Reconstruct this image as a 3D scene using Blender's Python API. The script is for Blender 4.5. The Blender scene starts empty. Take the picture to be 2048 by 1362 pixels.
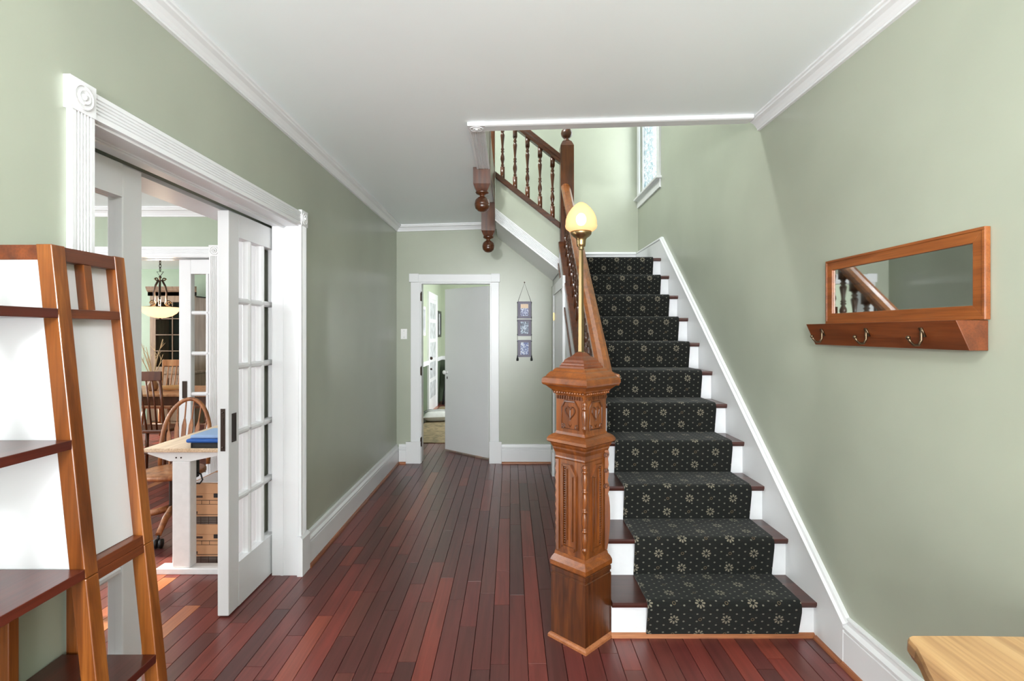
import bpy, bmesh, math, random
from mathutils import Vector, Matrix

# ------------------------------------------------------------------ camera, world, sun, exposure
scene = bpy.context.scene
COL = scene.collection
R = math.radians
F_PX, CAM_H = 1050.0, 1.48            # focal length in pixels of the 2048 px frame, eye height

cam_d = bpy.data.cameras.new('camera')
cam_d.sensor_fit = 'HORIZONTAL'
cam_d.sensor_width = 36.0
cam_d.lens = F_PX * 36.0 / 2048.0
cam_d.shift_x = 0.00098
cam_d.shift_y = -0.00806
cam_d.clip_start = 0.02
cam = bpy.data.objects.new('camera', cam_d)
cam.location = (0, 0, CAM_H)
cam.rotation_euler = (R(90), 0, 0)
COL.objects.link(cam)
scene.camera = cam

world = bpy.data.worlds.new('sky'); scene.world = world
world.use_nodes = True
wb = world.node_tree.nodes['Background']
wb.inputs[0].default_value = (0.94, 0.975, 1.0, 1)
wb.inputs[1].default_value = 2.0

vs = scene.view_settings
vs.view_transform = 'Standard'; vs.look = 'None'; vs.gamma = 1.0; vs.exposure = 0.52
vs.use_curve_mapping = False
scene.cycles.max_bounces = 10
scene.cycles.diffuse_bounces = 5
scene.cycles.transparent_max_bounces = 16
scene.cycles.sample_clamp_indirect = 4.0
scene.cycles.blur_glossy = 1.5
scene.cycles.caustics_reflective = False
scene.cycles.caustics_refractive = False

def light(name, kind, loc, rot, energy, color=(1, 1, 1), size=None, size_y=None, radius=None, angle=None):
    d = bpy.data.lights.new(name, kind)
    d.energy = energy; d.color = color
    if kind == 'AREA':
        d.shape = 'RECTANGLE'; d.size = size; d.size_y = size_y or size
    if radius is not None: d.shadow_soft_size = radius
    if angle is not None: d.angle = angle
    o = bpy.data.objects.new(name, d); o.location = loc; o.rotation_euler = rot
    COL.objects.link(o)
    return o

# the sun stands to the left of the house and comes in through the study window
light('sun', 'SUN', (-12, 3, 8), (0, R(-58.2), 0), 9.0, (1.0, 0.90, 0.74), angle=R(0.6))
# area lamps for daylight at the window openings, several of them unseen
light('front_fill_daylight', 'AREA', (0.1, -3.80, 1.30), (R(118), 0, 0), 250, (0.965, 0.99, 1.0), 2.2, 2.0)  # added behind the viewer, tilted up to brighten the hall ceiling
light('study_window_daylight', 'AREA', (-5.2, 2.6, 1.65), (R(90), 0, R(-90)), 50, (0.98, 0.99, 1.0), 1.6, 1.3)
light('study_front_window_daylight', 'AREA', (-3.5, -3.88, 1.6), (R(90), 0, 0), 85, (0.98, 0.99, 1.0), 1.6, 1.4)
light('dining_window_daylight', 'AREA', (-7.85, 6.8, 1.6), (R(90), 0, R(-90)), 75, (1.0, 0.99, 0.96), 1.6, 1.4)
light('den_window_daylight', 'AREA', (1.4, 9.0, 1.5), (R(90), 0, R(90)), 80, (0.98, 0.99, 1.0), 1.6, 1.3)
light('landing_window_daylight', 'AREA', (1.44, 5.72, 3.74), (R(90), 0, R(90)), 7, (0.96, 0.99, 1.0), 0.7, 1.25)

# ------------------------------------------------------------------ materials
def srgb(r, g, b, a=1.0):
    def c(v):
        v /= 255.0
        return v / 12.92 if v <= 0.04045 else ((v + 0.055) / 1.055) ** 2.4
    return (c(r), c(g), c(b), a)

MATS = {}
def new_mat(name):
    m = bpy.data.materials.new(name); m.use_nodes = True
    nt = m.node_tree
    p = nt.nodes['Principled BSDF']
    MATS[name] = m
    return m, nt, p

def nd(nt, typ, **kw):
    n = nt.nodes.new(typ)
    for k, v in kw.items(): setattr(n, k, v)
    return n

def mix_col(nt, fac, a, b, blend='MIX'):
    n = nt.nodes.new('ShaderNodeMix'); n.data_type = 'RGBA'; n.blend_type = blend
    for sock, v in ((n.inputs[0], fac), (n.inputs[6], a), (n.inputs[7], b)):
        if isinstance(v, bpy.types.NodeSocket): nt.links.new(v, sock)
        else: sock.default_value = v
    return n.outputs[2]

def paint(name, col, rough=0.5, var=0.06, scale=2.2, bump=0.0, spec=0.5):
    m, nt, p = new_mat(name)
    tc = nd(nt, 'ShaderNodeTexCoord')
    no = nd(nt, 'ShaderNodeTexNoise'); no.inputs['Scale'].default_value = scale; no.inputs['Detail'].default_value = 4
    nt.links.new(tc.outputs['Object'], no.inputs['Vector'])
    rp = nd(nt, 'ShaderNodeValToRGB')
    rp.color_ramp.elements[0].position = 0.36; rp.color_ramp.elements[1].position = 0.64
    k0, k1 = 1 - var, 1 + var * 0.5
    rp.color_ramp.elements[0].color = (col[0] * k0, col[1] * k0, col[2] * k0, 1)
    rp.color_ramp.elements[1].color = (min(1, col[0] * k1), min(1, col[1] * k1), min(1, col[2] * k1), 1)
    nt.links.new(no.outputs[0], rp.inputs[0]); nt.links.new(rp.outputs[0], p.inputs['Base Color'])
    p.inputs['Roughness'].default_value = rough
    p.inputs['Specular IOR Level'].default_value = spec
    if bump:
        n2 = nd(nt, 'ShaderNodeTexNoise'); n2.inputs['Scale'].default_value = 60; n2.inputs['Detail'].default_value = 3
        nt.links.new(tc.outputs['Object'], n2.inputs['Vector'])
        b = nd(nt, 'ShaderNodeBump'); b.inputs['Strength'].default_value = bump; b.inputs['Distance'].default_value = 0.004
        nt.links.new(n2.outputs[0], b.inputs['Height']); nt.links.new(b.outputs[0], p.inputs['Normal'])
    return m

def wood(name, dark, mid, lite, axis='Z', scale=1.0, rough=0.35, coat=0.0, rnd=False, bump=0.15):
    m, nt, p = new_mat(name)
    tc = nd(nt, 'ShaderNodeTexCoord')
    mp = nd(nt, 'ShaderNodeMapping')
    s = [14 * scale] * 3; s['XYZ'.index(axis)] = 1.1 * scale
    mp.inputs['Scale'].default_value = s
    nt.links.new(tc.outputs['Object'], mp.inputs['Vector'])
    vec = mp.outputs[0]
    if rnd:
        oi = nd(nt, 'ShaderNodeObjectInfo')
        mu = nd(nt, 'ShaderNodeMath', operation='MULTIPLY'); mu.inputs[1].default_value = 37.0
        nt.links.new(oi.outputs['Random'], mu.inputs[0])
        va = nd(nt, 'ShaderNodeVectorMath', operation='ADD')
        nt.links.new(vec, va.inputs[0]); nt.links.new(mu.outputs[0], va.inputs[1]); vec = va.outputs[0]
    n1 = nd(nt, 'ShaderNodeTexNoise'); n1.inputs['Scale'].default_value = 1.0; n1.inputs['Detail'].default_value = 5; n1.inputs['Distortion'].default_value = 0.7
    nt.links.new(vec, n1.inputs['Vector'])
    rp = nd(nt, 'ShaderNodeValToRGB'); e = rp.color_ramp.elements
    e[0].position = 0.3; e[0].color = dark; e[1].position = 0.72; e[1].color = lite
    q = e.new(0.5); q.color = mid
    nt.links.new(n1.outputs[0], rp.inputs[0])
    mp2 = nd(nt, 'ShaderNodeMapping'); s2 = [150 * scale] * 3; s2['XYZ'.index(axis)] = 5 * scale
    mp2.inputs['Scale'].default_value = s2; nt.links.new(tc.outputs['Object'], mp2.inputs['Vector'])
    n2 = nd(nt, 'ShaderNodeTexNoise'); n2.inputs['Scale'].default_value = 1.0; n2.inputs['Detail'].default_value = 2
    nt.links.new(mp2.outputs[0], n2.inputs['Vector'])
    r2 = nd(nt, 'ShaderNodeValToRGB'); r2.color_ramp.elements[0].position = 0.35; r2.color_ramp.elements[1].position = 0.6
    r2.color_ramp.elements[0].color = (0.72, 0.68, 0.64, 1); r2.color_ramp.elements[1].color = (1, 1, 1, 1)
    nt.links.new(n2.outputs[0], r2.inputs[0])
    nt.links.new(mix_col(nt, 0.8, rp.outputs[0], r2.outputs[0], 'MULTIPLY'), p.inputs['Base Color'])
    p.inputs['Roughness'].default_value = rough
    p.inputs['Coat Weight'].default_value = coat; p.inputs['Coat Roughness'].default_value = 0.15
    if bump:
        b = nd(nt, 'ShaderNodeBump'); b.inputs['Strength'].default_value = bump; b.inputs['Distance'].default_value = 0.001
        nt.links.new(n2.outputs[0], b.inputs['Height']); nt.links.new(b.outputs[0], p.inputs['Normal'])
    return m

def plain(name, col, rough=0.5, metal=0.0, emit=None, estr=0.0):
    m, nt, p = new_mat(name)
    tc = nd(nt, 'ShaderNodeTexCoord')
    no = nd(nt, 'ShaderNodeTexNoise'); no.inputs['Scale'].default_value = 25
    nt.links.new(tc.outputs['Object'], no.inputs['Vector'])
    c2 = (col[0] * 0.86, col[1] * 0.86, col[2] * 0.86, 1)
    nt.links.new(mix_col(nt, no.outputs[0], c2, col), p.inputs['Base Color'])
    p.inputs['Roughness'].default_value = rough; p.inputs['Metallic'].default_value = metal
    if emit:
        p.inputs['Emission Color'].default_value = emit; p.inputs['Emission Strength'].default_value = estr
    return m

def floor_planks(name, island):
    m, nt, p = new_mat(name)
    tc = nd(nt, 'ShaderNodeTexCoord')
    if island:
        rnd = nd(nt, 'ShaderNodeNewGeometry').outputs['Random Per Island']
    else:
        rnd = nd(nt, 'ShaderNodeObjectInfo').outputs['Random']
    rp = nd(nt, 'ShaderNodeValToRGB'); rp.color_ramp.interpolation = 'LINEAR'
    cols = [(0.0, (80, 44, 42)), (0.22, (92, 46, 43)), (0.45, (103, 48, 45)), (0.62, (99, 54, 48)), (0.78, (112, 51, 46)),
            (0.92, (122, 56, 47)), (0.975, (136, 68, 53)), (1.0, (172, 110, 70))]
    e = rp.color_ramp.elements
    e[0].position = 0; e[0].color = srgb(*cols[0][1]); e[1].position = 1; e[1].color = srgb(*cols[-1][1])
    for q, c in cols[1:-1]:
        x = e.new(q); x.color = srgb(*c)
    nt.links.new(rnd, rp.inputs[0])
    geo = nd(nt, 'ShaderNodeNewGeometry')
    mu = nd(nt, 'ShaderNodeMath', operation='MULTIPLY'); mu.inputs[1].default_value = 53.0
    nt.links.new(rnd, mu.inputs[0])
    va = nd(nt, 'ShaderNodeVectorMath', operation='ADD')
    nt.links.new(geo.outputs['Position'], va.inputs[0]); nt.links.new(mu.outputs[0], va.inputs[1])
    mp = nd(nt, 'ShaderNodeMapping'); mp.inputs['Scale'].default_value = (34, 1.8, 10)
    nt.links.new(va.outputs[0], mp.inputs['Vector'])
    n1 = nd(nt, 'ShaderNodeTexNoise'); n1.inputs['Scale'].default_value = 1; n1.inputs['Detail'].default_value = 6; n1.inputs['Distortion'].default_value = 1.2
    nt.links.new(mp.outputs[0], n1.inputs['Vector'])
    r2 = nd(nt, 'ShaderNodeValToRGB'); r2.color_ramp.elements[0].position = 0.3; r2.color_ramp.elements[1].position = 0.7
    r2.color_ramp.elements[0].color = (0.70, 0.67, 0.66, 1); r2.color_ramp.elements[1].color = (1.18, 1.16, 1.15, 1)
    nt.links.new(n1.outputs[0], r2.inputs[0])
    nt.links.new(mix_col(nt, 0.85, rp.outputs[0], r2.outputs[0], 'MULTIPLY'), p.inputs['Base Color'])
    p.inputs['Roughness'].default_value = 0.31
    p.inputs['Specular IOR Level'].default_value = 0.55
    return m

GREEN = srgb(166, 171, 155)
paint('wall_green', GREEN, 0.30, 0.08, 1.3, 0.02)
paint('study_green', srgb(158, 170, 150), 0.5)
paint('dining_green', srgb(172, 192, 172), 0.5)
paint('den_green', srgb(170, 180, 158), 0.5)
paint('den_dark_green', srgb(84, 98, 78), 0.55)
paint('ceiling_white', srgb(244, 251, 253), 0.45, 0.02, 1.2)
paint('trim_white', srgb(226, 227, 229), 0.32, 0.02, 3)
paint('door_white', srgb(224, 225, 227), 0.34, 0.02, 2)
paint('riser_white', srgb(222, 223, 226), 0.4, 0.05, 9)
paint('slot_dark', srgb(22, 20, 20), 0.8)
paint('subfloor', srgb(30, 17, 14), 0.8)
floor_planks('plank_wood', False)
floor_planks('plank_wood_far', True)
wood('oak', srgb(82, 41, 12), srgb(114, 60, 19), srgb(142, 81, 31), 'Z', 2.4, 0.3, 0.25)
wood('oak_dark', srgb(56, 27, 9), srgb(80, 40, 14), srgb(102, 55, 21), 'Z', 2.4, 0.3, 0.25)
wood('oak_rail', srgb(108, 58, 21), srgb(132, 74, 28), srgb(150, 90, 38), 'Y', 2.4, 0.28, 0.3)
wood('oak_cap', srgb(98, 50, 15), srgb(122, 65, 21), srgb(142, 80, 30), 'X', 1.2, 0.28, 0.3)
wood('oak_rail_x', srgb(50, 24, 12), srgb(72, 36, 17), srgb(92, 49, 24), 'X', 1.6, 0.3, 0.25)
wood('tread_wood', srgb(52, 26, 21), srgb(68, 34, 27), srgb(82, 42, 33), 'X', 1.2, 0.3, 0.2)
wood('shoe_wood', srgb(128, 74, 44), srgb(158, 98, 60), srgb(176, 114, 72), 'X', 1.5, 0.45)
wood('shoe_wood_y', srgb(118, 66, 40), srgb(140, 84, 54), srgb(160, 100, 66), 'Y', 1.5, 0.45)
wood('shelf_post', srgb(84, 41, 12), srgb(116, 62, 22), srgb(150, 90, 38), 'Z', 1.2, 0.32, 0.25)
wood('shelf_rail', srgb(74, 31, 12), srgb(96, 44, 18), srgb(118, 58, 24), 'Y', 1.2, 0.32, 0.25)
wood('shelf_board', srgb(62, 22, 14), srgb(80, 30, 20), srgb(94, 39, 25), 'Y', 1.0, 0.3, 0.3)
paint('shelf_panel_white', srgb(214, 214, 217), 0.5, 0.02)
wood('mirror_frame_wood', srgb(118, 62, 24), srgb(142, 78, 34), srgb(158, 94, 46), 'Y', 1.3, 0.32, 0.2)
wood('rack_wood', srgb(90, 44, 19), srgb(110, 55, 24), srgb(124, 66, 31), 'Y', 1.3, 0.35, 0.15)
wood('table_wood', srgb(128, 82, 48), srgb(196, 154, 106), srgb(214, 176, 128), 'Y', 0.55, 0.35, 0.2)
wood('desk_wood', srgb(206, 176, 142), srgb(226, 200, 170), srgb(238, 216, 190), 'Y', 0.9, 0.4)
wood('chair_wood', srgb(120, 72, 40), srgb(160, 102, 62), srgb(184, 126, 80), 'Z', 1.5, 0.4)
wood('chair_wood_dark', srgb(74, 36, 20), srgb(100, 52, 28), srgb(124, 68, 38), 'Z', 1.5, 0.35)
wood('chair_wood_light', srgb(176, 118, 78), srgb(204, 146, 104), srgb(222, 172, 130), 'Z', 1.5, 0.35)
wood('hutch_wood', srgb(134, 108, 88), srgb(160, 134, 112), srgb(178, 152, 130), 'Z', 1.5, 0.5)
paint('hutch_dark', srgb(26, 27, 31), 0.3)
plain('brass', srgb(158, 136, 98), 0.34, 1.0)
plain('bronze', srgb(104, 88, 70), 0.38, 1.0)
plain('iron_dark', srgb(62, 50, 44), 0.45, 0.8)
plain('black_plastic', srgb(22, 22, 24), 0.45)
plain('cardboard', srgb(206, 156, 116), 0.7)
plain('cardboard_print', srgb(66, 46, 38), 0.7)
plain('grid_dark', srgb(96, 84, 76), 0.6)
plain('blue_fabric', srgb(30, 92, 176), 0.6)
plain('blue_light', srgb(150, 180, 222), 0.6)
plain('paper', srgb(236, 236, 238), 0.6)
plain('desk_white', srgb(238, 239, 240), 0.35)
plain('pillow_cloth', srgb(214, 214, 210), 0.8)
plain('pillow_stripe', srgb(110, 112, 112), 0.8)
plain('frame_black', srgb(22, 22, 24), 0.35)
plain('banner_cloth', srgb(146, 142, 158), 0.8)
plain('cord_black', srgb(34, 34, 36), 0.6)
plain('twig', srgb(238, 214, 180), 0.6)
plain('driftwood', srgb(206, 160, 108), 0.6)
plain('green_cloth', srgb(112, 178, 138), 0.8)
plain('red_cloth', srgb(150, 74, 40), 0.8)
plain('pot', srgb(150, 104, 70), 0.5)
plain('switch_white', srgb(246, 246, 246), 0.3)

def mirror_mat():
    m, nt, p = new_mat('mirror')
    p.inputs['Base Color'].default_value = (0.93, 0.95, 0.95, 1); p.inputs['Metallic'].default_value = 1
    tc = nd(nt, 'ShaderNodeTexCoord'); no = nd(nt, 'ShaderNodeTexNoise'); no.inputs['Scale'].default_value = 6
    nt.links.new(tc.outputs['Object'], no.inputs['Vector'])
    mr = nd(nt, 'ShaderNodeMapRange'); mr.inputs['To Min'].default_value = 0.0; mr.inputs['To Max'].default_value = 0.05
    nt.links.new(no.outputs[0], mr.inputs['Value']); nt.links.new(mr.outputs[0], p.inputs['Roughness'])
mirror_mat()

def glass_mat(name, tint=(1, 1, 1, 1), refl=1.0):
    m, nt, p = new_mat(name)
    nt.nodes.remove(p)
    out = nt.nodes['Material Output']
    tr = nd(nt, 'ShaderNodeBsdfTransparent'); tr.inputs[0].default_value = tint
    gl = nd(nt, 'ShaderNodeBsdfGlossy'); gl.inputs['Roughness'].default_value = 0.02
    lw = nd(nt, 'ShaderNodeLayerWeight'); lw.inputs[0].default_value = 0.5
    pw = nd(nt, 'ShaderNodeMath', operation='POWER'); pw.inputs[1].default_value = 5.0
    nt.links.new(lw.outputs['Facing'], pw.inputs[0])
    fr = nd(nt, 'ShaderNodeMath', operation='MULTIPLY_ADD'); fr.inputs[1].default_value = 0.9; fr.inputs[2].default_value = 0.03
    nt.links.new(pw.outputs[0], fr.inputs[0])
    mx = nd(nt, 'ShaderNodeMixShader')
    nt.links.new(fr.outputs[0], mx.inputs[0]); nt.links.new(tr.outputs[0], mx.inputs[1]); nt.links.new(gl.outputs[0], mx.inputs[2])
    nt.links.new(mx.outputs[0], out.inputs[0])
glass_mat('pane_glass')
glass_mat('pane_glass_dark', (0.8, 0.82, 0.85, 1))

def textured_glass():
    m, nt, p = new_mat('lace_glass')
    nt.nodes.remove(p)
    out = nt.nodes['Material Output']
    tc = nd(nt, 'ShaderNodeTexCoord')
    vo = nd(nt, 'ShaderNodeTexVoronoi'); vo.inputs['Scale'].default_value = 30; vo.feature = 'DISTANCE_TO_EDGE'
    nt.links.new(tc.outputs['Object'], vo.inputs['Vector'])
    no = nd(nt, 'ShaderNodeTexNoise'); no.inputs['Scale'].default_value = 34; no.inputs['Detail'].default_value = 4
    nt.links.new(tc.outputs['Object'], no.inputs['Vector'])
    rp = nd(nt, 'ShaderNodeValToRGB'); e = rp.color_ramp.elements
    e[0].position = 0.36; e[0].color = srgb(198, 216, 220); e[1].position = 0.58; e[1].color = (1, 1, 1, 1)
    nt.links.new(no.outputs[0], rp.inputs[0])
    r2 = nd(nt, 'ShaderNodeValToRGB'); r2.color_ramp.elements[0].color = srgb(150, 160, 160); r2.color_ramp.elements[1].position = 0.14
    nt.links.new(vo.outputs['Distance'], r2.inputs[0])
    c = mix_col(nt, 0.7, rp.outputs[0], r2.outputs[0], 'MULTIPLY')
    tr = nd(nt, 'ShaderNodeBsdfTransparent'); nt.links.new(c, tr.inputs[0])
    tl = nd(nt, 'ShaderNodeBsdfTranslucent'); nt.links.new(c, tl.inputs[0])
    mx = nd(nt, 'ShaderNodeMixShader'); mx.inputs[0].default_value = 0.35
    nt.links.new(tr.outputs[0], mx.inputs[1]); nt.links.new(tl.outputs[0], mx.inputs[2])
    nt.links.new(mx.outputs[0], out.inputs[0])
textured_glass()

def shade_mat(name, col, trans=0.25, emit=0.0):
    m, nt, p = new_mat(name)
    nt.nodes.remove(p)
    out = nt.nodes['Material Output']
    tr = nd(nt, 'ShaderNodeBsdfTransparent'); tr.inputs[0].default_value = (1, 0.93, 0.82, 1)
    tl = nd(nt, 'ShaderNodeBsdfTranslucent'); tl.inputs[0].default_value = col
    di = nd(nt, 'ShaderNodeBsdfDiffuse'); di.inputs[0].default_value = col
    em = nd(nt, 'ShaderNodeEmission'); em.inputs[0].default_value = col; em.inputs[1].default_value = emit
    m1 = nd(nt, 'ShaderNodeMixShader'); m1.inputs[0].default_value = 0.5
    nt.links.new(tl.outputs[0], m1.inputs[1]); nt.links.new(di.outputs[0], m1.inputs[2])
    m2 = nd(nt, 'ShaderNodeMixShader'); m2.inputs[0].default_value = trans
    nt.links.new(m1.outputs[0], m2.inputs[1]); nt.links.new(tr.outputs[0], m2.inputs[2])
    ad = nd(nt, 'ShaderNodeAddShader')
    nt.links.new(m2.outputs[0], ad.inputs[0]); nt.links.new(em.outputs[0], ad.inputs[1])
    nt.links.new(ad.outputs[0], out.inputs[0])
shade_mat('lamp_glass', srgb(247, 203, 158), 0.28, 0.16)
shade_mat('bowl_glass', srgb(252, 226, 188), 0.05, 0.40)
plain('bulb', srgb(255, 240, 210), 0.5, 0, (1.0, 0.84, 0.62, 1), 5)
plain('dome_glass', srgb(250, 248, 240), 0.4, 0, (1.0, 0.95, 0.88, 1), 2.0)

def carpet_mat():
    m, nt, p = new_mat('runner_pile')
    L = nt.links
    uv = nd(nt, 'ShaderNodeUVMap'); uv.uv_map = 'UVMap'
    sp = nd(nt, 'ShaderNodeSeparateXYZ'); L.new(uv.outputs[0], sp.inputs[0])
    def M(op, a, b=None, c=None):
        n = nd(nt, 'ShaderNodeMath', operation=op)
        for i, v in enumerate((a, b, c)):
            if v is None: continue
            if isinstance(v, (int, float)): n.inputs[i].default_value = v
            else: L.new(v, n.inputs[i])
        return n.outputs[0]
    PX, PY = 0.252, 0.168
    U, V = sp.outputs[0], sp.outputs[1]
    def cell(val, per, off):          # signed offset from the nearest lattice line
        t = M('FRACT', M('ADD', M('DIVIDE', val, per), off + 0.5))
        return M('MULTIPLY', M('SUBTRACT', t, 0.5), per)
    def polar(ou, ov):
        cu, cv = cell(U, PX, ou), cell(V, PY, ov)
        r = M('SQRT', M('ADD', M('MULTIPLY', cu, cu), M('MULTIPLY', cv, cv)))
        return r, M('ARCTAN2', cv, cu)
    def less(a, b): return M('LESS_THAN', a, b)
    flowers = None; rings = None; keep = None
    for ou, ov in ((0, 0), (0.5, 0.5)):
        r, t = polar(ou, ov)
        petal = M('ABSOLUTE', M('COSINE', M('MULTIPLY', t, 4.0)))
        outer = M('ADD', 0.014, M('MULTIPLY', petal, 0.011))
        f = M('MULTIPLY', less(r, outer), M('GREATER_THAN', r, 0.0085))
        f = M('MULTIPLY', f, M('GREATER_THAN', petal, 0.55))
        flowers = f if flowers is None else M('MAXIMUM', flowers, f)
        k = M('GREATER_THAN', r, 0.031)
        keep = k if keep is None else M('MULTIPLY', keep, k)
    for ou, ov in ((0.5, 0), (0, 0.5)):
        r, t = polar(ou, ov)
        g = M('MULTIPLY', less(r, 0.0085), M('GREATER_THAN', r, 0.0055))
        rings = g if rings is None else M('MAXIMUM', rings, g)
    dots = None
    for ou, ov in ((0.25, 0.25), (0.75, 0.75)):
        cu, cv = cell(U, PX / 4, ou), cell(V, PY / 4, ov)
        d = M('SQRT', M('ADD', M('MULTIPLY', cu, cu), M('MULTIPLY', M('MULTIPLY', cv, cv), 1.6)))
        s = less(d, 0.0052)
        dots = s if dots is None else M('MAXIMUM', dots, s)
    dots = M('MULTIPLY', dots, keep)
    tc = nd(nt, 'ShaderNodeTexCoord')
    no = nd(nt, 'ShaderNodeTexNoise'); no.inputs['Scale'].default_value = 420; no.inputs['Detail'].default_value = 2
    L.new(tc.outputs['Object'], no.inputs['Vector'])
    n2 = nd(nt, 'ShaderNodeTexNoise'); n2.inputs['Scale'].default_value = 8
    L.new(tc.outputs['Object'], n2.inputs['Vector'])
    base = mix_col(nt, no.outputs[0], srgb(7, 8, 7), srgb(29, 31, 29))
    base = mix_col(nt, M('MULTIPLY', n2.outputs[0], 0.35), base, srgb(40, 39, 36))
    c = mix_col(nt, M('MULTIPLY', rings, 0.55), base, srgb(120, 104, 80))
    c = mix_col(nt, M('MULTIPLY', dots, M('ADD', 0.25, M('MULTIPLY', no.outputs[0], 0.7))), c, srgb(126, 124, 112))
    c = mix_col(nt, M('MULTIPLY', flowers, M('ADD', 0.35, M('MULTIPLY', no.outputs[0], 0.8))), c, srgb(132, 125, 109))
    L.new(c, p.inputs['Base Color'])
    p.inputs['Roughness'].default_value = 0.95
    p.inputs['Specular IOR Level'].default_value = 0.15
    p.inputs['Sheen Weight'].default_value = 0.08
    b = nd(nt, 'ShaderNodeBump'); b.inputs['Strength'].default_value = 0.4; b.inputs['Distance'].default_value = 0.002
    L.new(no.outputs[0], b.inputs['Height']); L.new(b.outputs[0], p.inputs['Normal'])
carpet_mat()

def rug_mat():
    m, nt, p = new_mat('rug_weave')
    tc = nd(nt, 'ShaderNodeTexCoord')
    no = nd(nt, 'ShaderNodeTexNoise'); no.inputs['Scale'].default_value = 5; no.inputs['Detail'].default_value = 6; no.inputs['Distortion'].default_value = 2.5
    nt.links.new(tc.outputs['Object'], no.inputs['Vector'])
    rp = nd(nt, 'ShaderNodeValToRGB'); e = rp.color_ramp.elements
    e[0].position = 0.3; e[0].color = srgb(104, 94, 70); e[1].position = 0.7; e[1].color = srgb(158, 138, 104)
    nt.links.new(no.outputs[0], rp.inputs[0]); nt.links.new(rp.outputs[0], p.inputs['Base Color'])
    p.inputs['Roughness'].default_value = 0.95
rug_mat()

def print_mat(name, dark, lite, accent, seed):
    m, nt, p = new_mat(name)
    tc = nd(nt, 'ShaderNodeTexCoord')
    mp = nd(nt, 'ShaderNodeMapping'); mp.inputs['Location'].default_value = (seed, seed * 1.7, seed * 0.6)
    nt.links.new(tc.outputs['Object'], mp.inputs['Vector'])
    no = nd(nt, 'ShaderNodeTexNoise'); no.inputs['Scale'].default_value = 34; no.inputs['Detail'].default_value = 3; no.inputs['Distortion'].default_value = 1.5
    nt.links.new(mp.outputs[0], no.inputs['Vector'])
    rp = nd(nt, 'ShaderNodeValToRGB'); e = rp.color_ramp.elements
    e[0].position = 0.42; e[0].color = dark; e[1].position = 0.6; e[1].color = lite
    q = e.new(0.5); q.color = accent
    nt.links.new(no.outputs[0], rp.inputs[0]); nt.links.new(rp.outputs[0], p.inputs['Base Color'])
    p.inputs['Roughness'].default_value = 0.4
print_mat('print_a', srgb(70, 76, 120), srgb(214, 220, 238), srgb(120, 128, 176), 1.0)
print_mat('print_b', srgb(44, 58, 80), srgb(212, 226, 240), srgb(96, 118, 150), 4.0)
print_mat('print_c', srgb(70, 88, 150), srgb(226, 232, 244), srgb(130, 146, 190), 9.0)
plain('print_sunset', srgb(250, 220, 190), 0.5)
paint('art_grey', srgb(190, 194, 198), 0.4, 0.3, 9)

# ------------------------------------------------------------------ mesh building
WM = {}
def V(*a): return Vector(a)

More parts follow.
